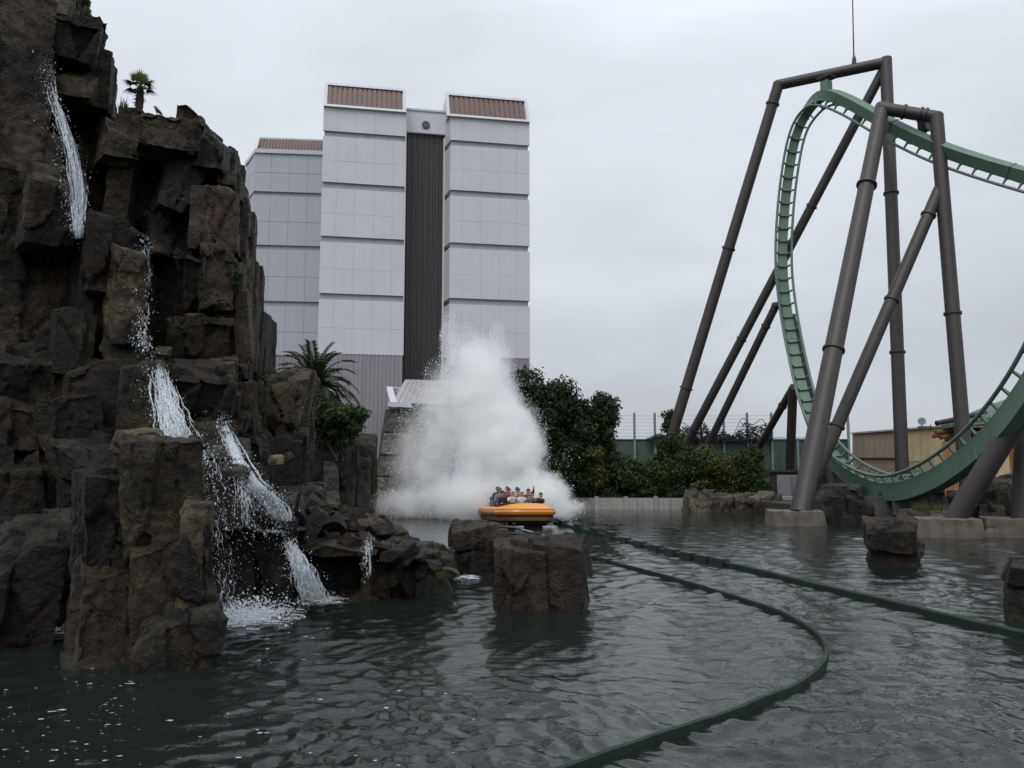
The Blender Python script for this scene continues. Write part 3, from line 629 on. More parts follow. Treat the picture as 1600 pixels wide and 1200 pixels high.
# the mass behind the blocks
for k, (x0, y0, x1, y1, Yd) in enumerate([(-260, -110, 130, 700, 20.5), (60, 120, 168, 600, 21), (150, 190, 350, 620, 21.2), (300, 300, 384, 720, 21.4), (-260, 560, 380, 1000, 18.4), (300, 560, 412, 900, 20.8), (410, 600, 476, 860, 22.5)]):
    px_rock(cliff, x0, y0, x1, y1, Yd, 5.5, C, 300 + k, name='rock_mass', resp=6, cuts=5, cutd=(.86, 1.0))
# front pillar standing in the pond
pil = empty('rock_pillar', (P(230, 1030, 11.3).x, 11.6, 0), 'tall ochre-streaked rock pillar standing in the pond before the cliff', 'rock')
for k, a in enumerate([(186, 688, 316, 880, 11.75, 1.4, Oc, .12, .0), (196, 820, 320, 1030, 11.55, 1.6, S, .1, .0), (118, 738, 214, 900, 11.7, 1.4, S, .2, -.05), (112, 860, 226, 1050, 11.5, 1.6, S, .15, 0),
                       (222, 940, 338, 1060, 11.0, 1.3, S, -.1, .02), (100, 1015, 210, 1062, 10.9, 1.0, S, .2, .05), (178, 672, 250, 706, 12.1, .8, Oc, .1, -.06), (280, 780, 326, 985, 11.62, 1.0, Oc, -.2, .03), (200, 850, 250, 990, 11.48, .9, Oc, .25, -.06)]):
    px_rock(pil, *a[:6], a[6], 400 + k, a[7], a[8], cuts=8, resp=3.0, cutd=(.8, 1.0))
# spit of slabs and rubble reaching into the pond
spit = empty('rock_spit', (P(590, 930, 17).x, 17, 0), 'low spit of broken dark slabs and rubble right of the falls', 'rocks')
for k, a in enumerate([(470, 830, 584, 868, 16.4, 2.2, 0, .0), (478, 858, 560, 950, 17.2, 2, 0, 0), (530, 896, 612, 948, 16.7, 1.8, .1, .06), (578, 842, 664, 940, 17.0, 2.0, -.1, .05), (598, 890, 702, 940, 17.2, 1.6, -.15, .03), (640, 852, 702, 932, 18.2, 1.6, -.3, .15),
                       (455, 788, 515, 842, 18.6, 2, 0, 0), (500, 800, 560, 850, 19.5, 2, .1, .1), (536, 806, 606, 858, 18.6, 2, -.1, .14), (430, 830, 500, 900, 17.6, 2.2, 0, 0)]):
    px_rock(spit, *a[:6], S, 430 + k, a[6], a[7], cuts=8)
rr = random.Random(21)
for k in range(70):                                       # loose slabs
    t = rr.random(); x = 440 + 262 * t ** .9; ytop = 800 + 70 * max(0, (x - 480) / 220) + 6 * math.sin(x * .2)
    y = ytop + rr.uniform(-8, 26); w = rr.uniform(12, 38) * (1 if k % 4 else 1.5); Yd = 19.0 - (y - ytop) * .06 - rr.uniform(0, 1.2); s = w * Yd / F
    v, f = rock((s, s * rr.uniform(.6, 1), s * rr.uniform(.3, .6)), 500 + k, s / 9, 7, .6, .8, cutd=(.6, .9))
    p = P(x, y, Yd); put('slab', mesh('slab', v, f, True, 30, [S, M['brownrock'], C][k % 3]), spit, p, (rr.gauss(0, .35), rr.gauss(0, .5), rr.uniform(-3, 3)))
for k, (x, y, w, Yd) in enumerate([(262, 687, 20, 15.4), (282, 688, 14, 15.2), (318, 694, 18, 15.3), (339, 700, 12, 15.0), (215, 686, 22, 12.3), (432, 718, 20, 16.8), (425, 722, 13, 16.4), (498, 797, 18, 18.4), (520, 790, 20, 18.6), (538, 795, 16, 18.6), (450, 712, 14, 17), (255, 548, 20, 17.6)]):
    s = w * Yd / F; v, f = rock((s, s * .8, s * .7), 620 + k, s / 9, 8, .5, .7, cutd=(.6, .9)); put('loose_stone', mesh('loose_stone', v, f, True, 30, Oc), cliff, P(x, y, Yd), (0, rr.gauss(0, .3), rr.uniform(-3, 3)))
# free-standing blocks in the pond
def pond_rock(name, label, boxes, mat, seed, cat='rock'):
    x0, y0, x1, y1, Yd = boxes[0][:5]; e = empty(name, (P((x0 + x1) / 2, 800, Yd).x, Yd + .5, 0), label, cat)
    for k, b_ in enumerate(boxes): px_rock(e, *b_[:6], b_[8] if len(b_) > 8 else mat, seed + k, b_[6], b_[7], cuts=7, resp=2.6, frac=.7, rough=.7, cutd=(.84, 1.0))
    return e
pond_rock('pond_rock', 'squarish brown rock left of the boat, between spit and bigger block', [(706, 813, 783, 858, 20.9, 1.3, .15, .0), (710, 850, 782, 902, 21.0, 1.2, .1, 0)], M['brownrock'], 700)
pond_rock('pond_rock', 'largest brown block in the pond, right in front of the boat', [(774, 838, 850, 975, 15.5, 1.2, .10, .0), (838, 838, 912, 970, 15.6, 1.2, -.12, .02), (890, 850, 918, 905, 16.0, .7, -.3, 0), (880, 900, 916, 970, 15.8, .8, -.2, 0)], M['brownrock'], 710)
pond_rock('pond_rock', 'tilted brown boulder standing alone in the right of the pond', [(1353, 812, 1426, 862, 22.6, 1.2, .15, .14), (1358, 845, 1434, 896, 22.8, 1.2, .1, 0)], M['brownrock'], 720)
pond_rock('pond_rock', 'dark rock cut by the right edge of the photo', [(1576, 870, 1640, 915, 14.4, .9, .1, 0), (1572, 905, 1640, 985, 14.4, 1, .1, 0)], S, 730)
# bank rocks on the far side
def bank(label, items, mat, seed, Yd, resp=4):
    x = (items[0][0] + items[-1][2]) / 2; e = empty('bank_rocks', (P(x, 790, Yd).x, Yd, 0), label, 'rocks')
    for k, (x0, y0, x1, y1, Y_) in enumerate(items): px_rock(e, x0, y0, x1, y1, Y_, 1.6, mat, seed + k, rr.gauss(0, .12), rr.gauss(0, .03), cuts=6, resp=3.0, cutd=(.84, 1))
bank('row of pale tan rocks along the far shore below the bushes', [(1070, 767, 1110, 812, 49.6), (1100, 776, 1124, 812, 49.6), (1117, 772, 1146, 812, 49.4), (1140, 771, 1182, 785, 50.2), (1150, 777, 1176, 812, 49.2), (1172, 773, 1186, 812, 49.5), (1182, 768, 1206, 784, 49.8), (1184, 780, 1212, 815, 49.2), (1200, 774, 1222, 815, 49.4)], M['tanrock'], 800, 49.5)
bank('grey boulders behind the thick coaster column footing', [(1254, 774, 1300, 822, 41), (1292, 757, 1346, 788, 42), (1294, 775, 1360, 822, 40.4), (1268, 765, 1300, 785, 42)], M['greyrock'], 830, 40.8)
bank('flat mossy rock ledge left of the middle footing', [(1403, 796, 1450, 822, 33.6), (1440, 795, 1490, 822, 34.0)], M['tanrock'], 850, 33.8)
bank('dark shadowed boulders under the rising track at the right', [(1488, 768, 1530, 815, 35.5), (1524, 750, 1580, 818, 35.2), (1560, 745, 1625, 790, 37), (1430, 775, 1480, 800, 38), (1536, 790, 1570, 845, 34)], M['slab'], 860, 36)
# stone walls between cliff and chute
e = empty('stone_wall', (P(530, 780, 40).x, 40, 0), 'dark weathered stone wall between the cliff and the chute', 'wall')
for k, a in enumerate([(478, 690, 540, 800, 40, 3), (524, 690, 560, 800, 40.6, 3), (552, 682, 586, 800, 41.5, 3), (505, 724, 528, 800, 39.4, 1.5), (560, 715, 580, 800, 41, 1.5), (470, 770, 510, 805, 34, 2), (500, 770, 530, 802, 34, 1.5), (440, 640, 500, 800, 42, 3)]):
    px_rock(e, *a[:6], M['greyrock'] if k != 2 else M['brownrock'], 880 + k, rr.gauss(0, .1), 0, cuts=6, cutd=(.86, 1))
# ------------------------------------------------------------------ roller coaster
M['tube'] = plain('brown_grey_column_paint', (.043, .036, .033), .5, var=.18, streak=.2, scale=.8)
M['spine'] = plain('green_spine_paint', (.110, .185, .135), .45, var=.10, streak=.15, scale=.7)
M['rail'] = plain('rail_paint', (.11, .16, .14), .4, var=.2)
M['tie'] = plain('green_tie_paint', (.11, .18, .135), .45, var=.1)
ctl = [(1690, 318, 39.5), (1600, 293, 42), (1475, 252, 45), (1390, 212, 47.5), (1335, 180, 49.6), (1285, 162, 51.6), (1250, 195, 52.8), (1231, 290, 53.2), (1224, 400, 53), (1231, 480, 52.5), (1246, 560, 51.4), (1264, 630, 49.6), (1293, 688, 47), (1335, 726, 44), (1392, 745, 40.5), (1452, 728, 37), (1515, 685, 33.6), (1572, 625, 31), (1622, 548, 29), (1665, 460, 28)]
cp = [np.array(P(*c)) for c in ctl]
def catmull(pts, per=24):
    out = []; pts = [2 * pts[0] - pts[1]] + pts + [2 * pts[-1] - pts[-2]]
    for i in range(1, len(pts) - 2):
        p0, p1, p2, p3 = pts[i - 1:i + 3]
        for k in range(per):
            t = k / per; out.append(.5 * (2 * p1 + (p2 - p0) * t + (2 * p0 - 5 * p1 + 4 * p2 - p3) * t * t + (3 * p1 - p0 - 3 * p2 + p3) * t ** 3))
    out.append(pts[-2]); return np.array(out)
path = catmull(cp); seg = np.r_[0, np.cumsum(np.linalg.norm(np.diff(path, axis=0), axis=1))]
L = seg[-1]; ss = np.arange(0, L, .3); path = np.stack([np.interp(ss, seg, path[:, k]) for k in range(3)], 1)
ker = np.ones(9) / 9; pad = np.pad(path, ((4, 4), (0, 0)), mode='edge'); path = np.stack([np.convolve(pad[:, k], ker, 'valid') for k in range(3)], 1)
tan = np.gradient(path, axis=0); tan /= np.linalg.norm(tan, axis=1, keepdims=True)
mdir = np.array([-.985, .17, 0.0])
nrm = np.cross(tan, mdir); nrm /= np.linalg.norm(nrm, axis=1, keepdims=True); side = np.cross(nrm, tan)
track = empty('coaster_track', Vector(path[int(len(path) * .72)]) * 1.0, 'green box-spine roller coaster track diving in a big loop and rising right', 'roller coaster')
def sweep(prof, m0=0, i0=0, i1=None):              # prof: list of (side, normal) or function of station
    v = []; f = []; n = None; rng = range(i0, i1 or len(path))
    for j, i in enumerate(rng):
        pr = prof(i) if callable(prof) else prof; n = len(pr)
        for a, b_ in pr: v.append(path[i] + side[i] * a + nrm[i] * b_)
    for j in range(len(rng) - 1):
        for k in range(n): f.append((j * n + k, j * n + (k + 1) % n, (j + 1) * n + (k + 1) % n, (j + 1) * n + k))
    f.append(tuple(range(n))); f.append(tuple(range(len(v) - n, len(v)))[::-1]); return v, f
def circ(cx, cy, r, n=10): return [(cx + r * math.cos(2 * math.pi * k / n), cy + r * math.sin(2 * math.pi * k / n)) for k in range(n)]
GA = .52
def spinep(i):
    u = i / len(path); d = .66 + .22 * np.clip((u - .62) / .1, 0, 1); w0, w1 = .30, .27
    d = float(d)
    return [(-w0, .34), (w0, .34), (w1, .34 + d), (-w1, .34 + d)]
v, f = sweep(spinep); MB().add(v, f).part('spine', M['spine'], track)
for sgn in (-1, 1):
    v, f = sweep(circ(sgn * GA, 0, .085)); MB().add(v, f).part('rail', M['rail'] if True else 0, track, smooth=True)
tm = MB()                                              # one tie, shared by all
tm.hexa([(-.5, -.04, .0), (-.5, .04, .0), (-.26, .05, .42), (-.26, -.05, .42)], [(-.44, -.04, -.05), (-.44, .04, -.05), (-.12, .05, .36), (-.12, -.05, .36)])
tm.hexa([(.5, -.04, .0), (.5, .04, .0), (.26, .05, .42), (.26, -.05, .42)], [(.44, -.04, -.05), (.44, .04, -.05), (.12, .05, .36), (.12, -.05, .36)])
tm.box((0, 0, .27), (.62, .09, .12)); tie_me = mesh('cross_tie', tm.v, tm.f, mats=M['tie'])
st = 0
for i in range(2, len(path) - 1, 3):
    o = bpy.data.objects.new('cross_tie', tie_me); LINK(o)
    mt = Matrix((side[i].tolist(), tan[i].tolist(), nrm[i].tolist())).transposed().to_4x4(); mt.translation = Vector(path[i])
    o.matrix_world = mt; o.parent = track; o.matrix_parent_inverse = Matrix.Translation(track.location).inverted()
for i in range(14, len(path) - 4, 26):                 # flange plates on the spine joints
    v = []; pr = spinep(i)
    for dt in (-.035, .035):
        for a, b_ in pr: v.append(path[i] + side[i] * a * 1.18 + nrm[i] * (.34 + (b_ - .34) * 1.08 - .02) + tan[i] * dt)
    MB().hexa(v[:4], v[4:]).part('splice_plate', M['spine'], track)
def column(parent, pts, r, name='leg', flanges=(), mat=None):
    pts = [P(*p) if not isinstance(p, Vector) else p for p in pts]
    leg = MB().tube(pts, r, 22).part(name, mat or M['tube'], parent, smooth=True)
    a, b_ = pts[0], pts[-1]; rr0 = r if not isinstance(r, (list, tuple)) else (r[0] + r[-1]) / 2
    for t in flanges:
        c = a.lerp(b_, t); d = (b_ - a).normalized(); MB().tube([c - d * .06, c + d * .06], rr0 * 1.22, 22).part('flange', M['tube'], leg, smooth=True)
    return leg
fr1 = empty('support_frame', P(1300, 760, 55).xyz, 'rear tall brown support frame holding the top of the loop', 'coaster support', 'coaster supports')
column(fr1, [(1217, 130, 53.4), (1022, 772, 57)], .38, flanges=(.05, .40, .74))
column(fr1, [(1379, 112, 50.8), (1048, 740, 60)], .31, 'brace', flanges=(.09, .31, .64, .88))
column(fr1, [(1384, 92, 50.6), (1411, 772, 47.5)], .38, flanges=(.335, .7))
column(fr1, [(1213, 133.5, 53.5), (1389, 96.5, 50.5)], .36, 'top_beam')
hq = P(1291, 136, 51.6); MB().box(hq, (.55, .55, .75), .6).part('hanger', M['spine'], fr1); MB().box(P(1292, 122, 51.9), (.9, .95, .12), .6).part('saddle', M['tube'], fr1)
rod = empty('lightning_rod', P(1335, 99, 51.3), 'thin lightning rod on top of the rear support frame', 'lightning rod')
MB().tube([P(1334.5, 101, 51.3), P(1334.5, 92, 51.3), P(1334, 86, 51.3)], [.16, .13, .05], 10).part('base', M['tube'], rod)
MB().tube([P(1334, 88, 51.3), P(1331, -60, 51.3)], [.05, .03], 8).part('rod', M['iron'], rod)
fr2 = empty('support_frame', P(1255, 800, 38).xyz, 'front brown support frame with thick leaning column on a concrete footing', 'coaster support', 'coaster supports')
column(fr2, [(1379, 166, 46.6), (1251, 803, 38.4)], [.42, .50], flanges=(.235, .655))
column(fr2, [(1374, 168.5, 46.5), (1467, 184, 45)], .37, 'top_beam', flanges=(.42, .70, .78))
column(fr2, [(1463, 180, 45), (1512, 772, 42.5)], .38, flanges=(.55,))
column(fr2, [(1468, 296, 44.6), (1262, 772, 43)], .34, 'brace', flanges=(.09, .38, .79))
MB().box(P(1444, 197, 46.2), (.6, .5, .6), .6).part('hanger', M['tube'], fr2); m = MB(); a = P(1441, 210, 46.3)
m.hexa([a + Vector((-.62, 0, -.42)), a + Vector((.62, .1, -.62)), a + Vector((.62, .45, -.62)), a + Vector((-.62, .45, -.42))], [a + Vector((-.25, .1, .35)), a + Vector((.25, .1, .35)), a + Vector((.25, .4, .35)), a + Vector((-.25, .4, .35))]); m.part('saddle', M['spine'], fr2)
fr3 = empty('support_column', P(1110, 690, 58).xyz, 'slim leaning brown strut bracing the vertical dive of the track', 'coaster support', 'coaster supports')
column(fr3, [(1212, 478, 54.5), (1092, 725, 60)], .27, flanges=(.12,)); column(fr3, [(1209, 478, 54.6), (1226, 475, 53.8)], .25, 'arm')
fr4 = empty('support_column', P(1236, 690, 56).xyz, 'short forked brown strut under the lower dive of the track', 'coaster support', 'coaster supports')
column(fr4, [(1240, 604, 52.6), (1182, 705, 58)], .25, flanges=(.28,)); column(fr4, [(1239, 606, 52.6), (1234, 740, 55)], .30, 'leg')
fr7 = empty('support_column', P(1262, 760, 53).xyz, 'brown strut leaning behind the dive toward the thick column', 'coaster support', 'coaster supports')
column(fr7, [(1236, 492, 54), (1300, 765, 53)], .28, flanges=(.1,))
fr5 = empty('support_column', P(1490, 805, 32).xyz, 'thick leaning brown column on the middle concrete footing at right', 'coaster support', 'coaster supports')
column(fr5, [(1640, 572, 30.4), (1490, 814, 32.3)], .41, flanges=(.30,))
fr6 = empty('support_column', P(1597, 810, 32).xyz, 'upright brown column on the footing at the right edge', 'coaster support', 'coaster supports')
column(fr6, [(1602, 640, 32.5), (1596, 816, 32.3)], .36)
# pier under the low point
pr_ = empty('track_pier', P(1468, 800, 37.5).xyz, 'dark concrete pier carrying the bottom of the track', 'pier')
q = [P(1446, 815, 37.4), P(1478, 815, 37.4)]
m = MB(); w = Vector((0, 1.4, 0)); t = [P(1449, 770, 37.4), P(1473, 770, 37.4)]; m.hexa([q[0], q[1], q[1] + w, q[0] + w], [t[0], t[1], t[1] + w, t[0] + w]); m.part('shaft', M['conc_dark'], pr_)
pbox(MB(), 1446, 765.5, 1476, 770, 37.3, 1.7).part('cap', M['tube'], pr_); m = MB(); m.hexa([P(1449, 766, 37.5), P(1471, 766, 37.5), P(1471, 766, 38.6), P(1449, 766, 38.6)], [P(1446, 750, 37.5), P(1475, 735, 37.5), P(1475, 735, 38.4), P(1446, 750, 38.4)]); m.part('saddle', M['spine'], pr_)
p2 = empty('track_pier', P(1385, 800, 40.5).xyz, 'squat dark concrete pier left under the track dip', 'pier')
m = MB(); q = [P(1362, 822, 40.6), P(1402, 822, 40.6)]; t = [P(1368, 776, 40.6), P(1400, 776, 40.6)]; m.hexa([q[0], q[1], q[1] + w, q[0] + w], [t[0], t[1], t[1] + w, t[0] + w]); m.part('shaft', M['conc_dark'], p2); pbox(MB(), 1372, 768, 1398, 776, 40.8, 1).part('cap', M['tube'], p2)
pbox(MB(), 1395, 775, 1452, 806, 39.5, .8).solo('quay_wall', M['conc_dark'], 'dark concrete quay wall between the two track piers', 'wall'); 
# concrete footings with carved cracks
def footing(label, x0, x1, y0, y1, Yd, seed):
    a, c = P(x0, y1, Yd), P(x1, y1, Yd); zt_ = P(x0, y0, Yd).z; hgt = zt_ + .7; wd = c.x - a.x
    v, f = boxgrid((wd, 2.4, hgt), .12); zz = (v[:, 2] / hgt + .5); tp = 1 - .13 * zz; v[:, 0] *= tp; v[:, 1] *= tp
    rg = np.random.default_rng(seed); sd_ = (rg.random((16, 3)) - .5) * np.array([wd, 2.4, hgt]); w_ = v + .12 * np.stack([fbm(v * 1.5 + k * 9, 3, seed) for k in range(3)], 1)
    D_ = np.linalg.norm(w_[:, None] - sd_[None], axis=2); pt = np.partition(D_, 1, axis=1); ck = np.clip(1 - (pt[:, 1] - pt[:, 0]) / .09, 0, 1)
    nn = normals(v, f); v = v + nn * (-.07 * ck + .03 * fbm(v * 2.1, 4, seed))[:, None]
    o = put('concrete_footing', mesh('concrete_footing', v, f, True, 35, plain('footing_concrete', (.125, .112, .095), .9, var=.3, streak=.45, bmp=.5)), loc=((a.x + c.x) / 2 + .25, Yd + 1.0, zt_ - hgt / 2), rot=(0, 0, -.7 * math.atan2((a.x + c.x) / 2, Yd)))
    return props(o, label, 'footing', 'concrete footings')
footing('pale concrete footing under the thick leaning column', 1198, 1292, 799, 822, 37.4, 3)
footing('pale concrete footing in the middle under the right leaning column', 1440, 1542, 812, 840, 31.2, 4)
footing('pale concrete footing cut by the right edge', 1550, 1650, 812, 840, 31.2, 5)
# ------------------------------------------------------------------ vegetation
def leafmat(name, dark, light, trans=.25):
    m, nt, b = newmat(name); g_ = nt.nodes.new('ShaderNodeNewGeometry')
    n = noise(nt, g_.outputs['Position'], 1.1, 3)
    s = mathn(nt, 'ADD', mathn(nt, 'MULTIPLY', g_.outputs['Random Per Island'], .55), mathn(nt, 'MULTIPLY', n.outputs['Fac'], .6))
    r = ramp(nt, [(.25, dark), (.85, light)]); nt.links.new(s, r.inputs[0]); nt.links.new(r.outputs[0], b.inputs['Base Color'])
    b.inputs['Roughness'].default_value = .55; b.inputs['Specular IOR Level'].default_value = .3
    tr = nt.nodes.new('ShaderNodeBsdfTranslucent'); nt.links.new(r.outputs[0], tr.inputs['Color'])
    mx = nt.nodes.new('ShaderNodeMixShader'); mx.inputs[0].default_value = trans
    nt.links.new(b.outputs[0], mx.inputs[1]); nt.links.new(tr.outputs[0], mx.inputs[2]); nt.links.new(mx.outputs[0], nt.nodes['Material Output'].inputs['Surface'])
    return m
M['leafdark'] = leafmat('dark_tree_leaf', (.013, .022, .010), (.048, .075, .028))
M['leafmid'] = leafmat('bush_leaf', (.016, .028, .010), (.065, .10, .030))
M['leafyel'] = leafmat('yellow_green_leaf', (.035, .05, .012), (.12, .13, .035))
M['palm'] = leafmat('palm_leaf', (.012, .022, .010), (.05, .075, .03), .15)
M['fanpalm'] = leafmat('fan_palm_leaf', (.05, .075, .03), (.19, .24, .10), .3)
M['bark'] = plain('bark', (.045, .035, .027), .9, var=.4, scale=4, bmp=.6)
def leaves(centres, radii, n, size, seed, shell=.55):
    rg = np.random.default_rng(seed); c = np.asarray(centres); r = np.asarray(radii); pick = rg.choice(len(c), n, p=(r.prod(1) ** .667) / (r.prod(1) ** .667).sum())
    d = rg.normal(size=(n, 3)); d /= np.linalg.norm(d, axis=1, keepdims=True); rad = shell + (1 - shell) * rg.random(n) ** .5; rad *= 1 + .2 * rg.normal(size=n).clip(-1.5, 2)
    p = c[pick] + d * rad[:, None] * r[pick]
    nrm_ = d * .6 + rg.normal(size=(n, 3)) * .7 + np.array([0, 0, .5]); nrm_ /= np.linalg.norm(nrm_, axis=1, keepdims=True)
    a = np.cross(nrm_, rg.normal(size=(n, 3))); a /= np.linalg.norm(a, axis=1, keepdims=True); b_ = np.cross(nrm_, a); s = size * (.6 + .8 * rg.random(n))[:, None]
    v = np.stack([p - a * s, p - b_ * s * .42 + nrm_ * s * .1, p + a * s, p + b_ * s * .42 + nrm_ * s * .1], 1).reshape(-1, 3)
    return v, np.arange(4 * n).reshape(-1, 4)
def tree(name, label, cat, x, ybase, Yd, crown, n, leaf, mat, seed, group=None, trunk=.16, zb_=.6, sub=9, shell=.5):
    """crown: list of photo ellipses (x, y, rx, ry) in pixels"""
    base = P(x, ybase, Yd); base.z = zb_; e = empty(name, base, label, cat, group); rg = np.random.default_rng(seed); cs, rs = [], []
    s = Yd / F; mb = MB()
    for (cx, cy, rx, ry) in crown:
        c = np.array(P(cx, cy, Yd)); R3 = np.array([rx, (rx + ry) / 2, ry]) * s
        for k in range(sub):
            d = rg.normal(size=3); d /= np.linalg.norm(d); q = c + d * R3 * rg.uniform(.2, .78); rr_ = R3.min() * rg.uniform(.34, .62); cs.append(q); rs.append([rr_ * 1.15, rr_ * 1.15, rr_ * .85])
        top = Vector(c); st_ = base + Vector((rg.normal() * .15, rg.normal() * .15, 0)); mid = st_.lerp(top, .5) + Vector((rg.normal() * .15, rg.normal() * .15, .1))
        mb.tube([st_, mid, top], [trunk, trunk * .7, trunk * .35], 8)
        for q in cs[-sub:]:
            if rg.random() < .8: mb.tube([mid.lerp(top, rg.random() * .8), Vector(q)], [trunk * .3, trunk * .08], 5)
    mb.part('trunk', M['bark'], e, smooth=True)
    v, f = leaves(cs, rs, int(n * 1.5), leaf, seed, shell); put('crown', mesh('crown', v, f, mats=mat), e)
    return e
LD, LM, LY = M['leafdark'], M['leafmid'], M['leafyel']
tree('broadleaf_tree', 'big dark broadleaf tree right beside the splash', 'tree', 845, 770, 53, [(822, 628, 40, 44), (866, 628, 46, 42), (840, 680, 54, 50), (892, 655, 34, 52), (880, 710, 44, 40), (905, 640, 22, 34)], 20000, .15, LD, 1, 'trees and shrubs across the pond', .2, sub=11)
tree('broadleaf_tree', 'dark tree with gappy crown left of the green fence', 'tree', 930, 775, 54, [(932, 650, 34, 36), (912, 690, 36, 46), (945, 688, 24, 38), (925, 720, 38, 36)], 11000, .14, LD, 2, 'trees and shrubs across the pond', .16, sub=10)
tree('shrub', 'dark dense shrub at the foot of the big tree by the splash', 'shrub', 870, 790, 52.9, [(860, 725, 45, 48), (895, 745, 36, 40), (850, 760, 40, 26)], 11000, .14, LD, 3, 'trees and shrubs across the pond', .1, shell=.3)
tree('shrub', 'yellowish green shrub below the gappy tree', 'shrub', 925, 785, 53, [(925, 715, 22, 35), (930, 745, 26, 26)], 4500, .12, LY, 4, 'trees and shrubs across the pond', .06, shell=.3)
tree('shrub', 'leafy shrub just left of the leaning rear columns', 'shrub', 980, 785, 54, [(975, 725, 38, 40), (995, 748, 44, 32), (955, 758, 40, 28)], 9000, .12, LM, 5, 'trees and shrubs across the pond', .06, shell=.3)
tree('shrub', 'shrub wrapped around the feet of the leaning rear columns', 'shrub', 1045, 785, 54, [(1042, 708, 32, 34), (1036, 742, 42, 34), (1068, 735, 34, 34)], 8500, .12, LM, 6, 'trees and shrubs across the pond', .06, shell=.3)
tree('shrub', 'light feathery shrub in front of the green fence middle', 'shrub', 1118, 785, 55, [(1115, 722, 38, 32), (1096, 748, 34, 28), (1135, 750, 36, 30)], 6200, .11, LY, 7, 'trees and shrubs across the pond', .05, shell=.2)
tree('shrub', 'shrub in front of the fence, left of the brown shed', 'shrub', 1168, 785, 55, [(1165, 728, 34, 32), (1178, 752, 32, 28), (1180, 710, 16, 14)], 5600, .11, LM, 8, 'trees and shrubs across the pond', .05, shell=.2)
tree('shrub', 'thin spray of leaves rising beside the leftmost leaning column', 'shrub', 1046, 760, 57, [(1048, 648, 13, 12), (1044, 668, 12, 14)], 700, .12, LM, 9, 'trees and shrubs across the pond', .05, shell=.2)
tree('shrub', 'small spiky shrub on top of the fence by the gappy tree', 'shrub', 942, 700, 62, [(940, 678, 8, 12)], 500, .14, LD, 10, 'trees and shrubs across the pond', .05, zb_=3.2, shell=.2)
for k, (x, w, lab) in enumerate([(905, 26, 'low shrub hanging over the wall nearest the splash'), (950, 30, 'low dark shrub hanging over the wall below the yellowish shrub'), (1000, 34, 'low shrub over the middle of the retaining wall'), (1050, 26, 'low shrub above the right end of the retaining wall')]):
    tree('shrub', lab, 'shrub', x, 785, 53.3, [(x, 772, w, 13), (x + 6, 782, w * .4, 12)], 2600, .10, LD if k % 2 else LM, 20 + k, 'trees and shrubs across the pond', .04, shell=.2)
tree('shrub', 'rounded dark shrub below the date palm', 'shrub', 528, 690, 40, [(520, 655, 36, 30), (553, 655, 22, 26), (500, 635, 28, 28), (545, 672, 30, 18), (515, 682, 40, 20), (490, 665, 24, 30)], 13000, .10, LM, 30, None, .06, zb_=3, shell=.3)
tree('shrub', 'small green tuft growing on the right of the cliff face', 'shrub', 365, 415, 19.0, [(362, 408, 11, 9), (370, 430, 8, 14), (333, 376, 7, 4)], 420, .045, LM, 31, None, .012, zb_=7.2, shell=.1)
tree('shrub', 'wispy shrub at the top edge of the cliff', 'shrub', 128, 20, 19, [(131, 4, 8, 12), (138, 20, 6, 8), (127, -12, 9, 9)], 420, .045, LM, 32, None, .014, zb_=13.4, shell=.1)
tree('shrub', 'low plants at the water edge beside the rubble spit', 'shrub', 490, 770, 34, [(489, 768, 10, 7)], 500, .06, LM, 33, None, .02, zb_=1.2, shell=.1)
tree('shrub', 'pale grass tuft on the tan rocks at the far shore', 'shrub', 1085, 768, 50.5, [(1088, 762, 14, 8), (1098, 756, 8, 8)], 700, .09, LY, 34, None, .02, zb_=.8, shell=.1)
# fine grass on the flat ledge
def blades(x0, x1, y, Yd, n, h, seed):
    rg = random.Random(seed); v = []; f = []
    for k in range(n):
        a = P(rg.uniform(x0, x1), y + rg.uniform(-1, 1), Yd + rg.uniform(0, .6)); hh = h * rg.uniform(.5, 1.2); w = .018; l = rg.gauss(0, .3) * hh
        v += [a + Vector((-w, 0, 0)), a + Vector((w, 0, 0)), a + Vector((l, rg.gauss(0, .1), hh))]; f.append((3 * k, 3 * k + 1, 3 * k + 2))
    return v, f
v, f = blades(1425, 1488, 796, 34.2, 260, .25, 3); solo('grass', [tuple(q) for q in v], f, M['leafyel'], 'thin pale grass on the flat mossy ledge', 'grass', kind='stuff')
g0 = crest(193); v, f = blades(186, 200, 160, g0.y, 26, .3, 4); dz_ = g0.z - min(q.z for q in v) - .05; v = [q + Vector((0, 0, dz_)) for q in v]; solo('grass', [tuple(q) for q in v], f, M['leafyel'], 'dry grass wisps on the cliff top beside the fan palm', 'grass', kind='stuff')
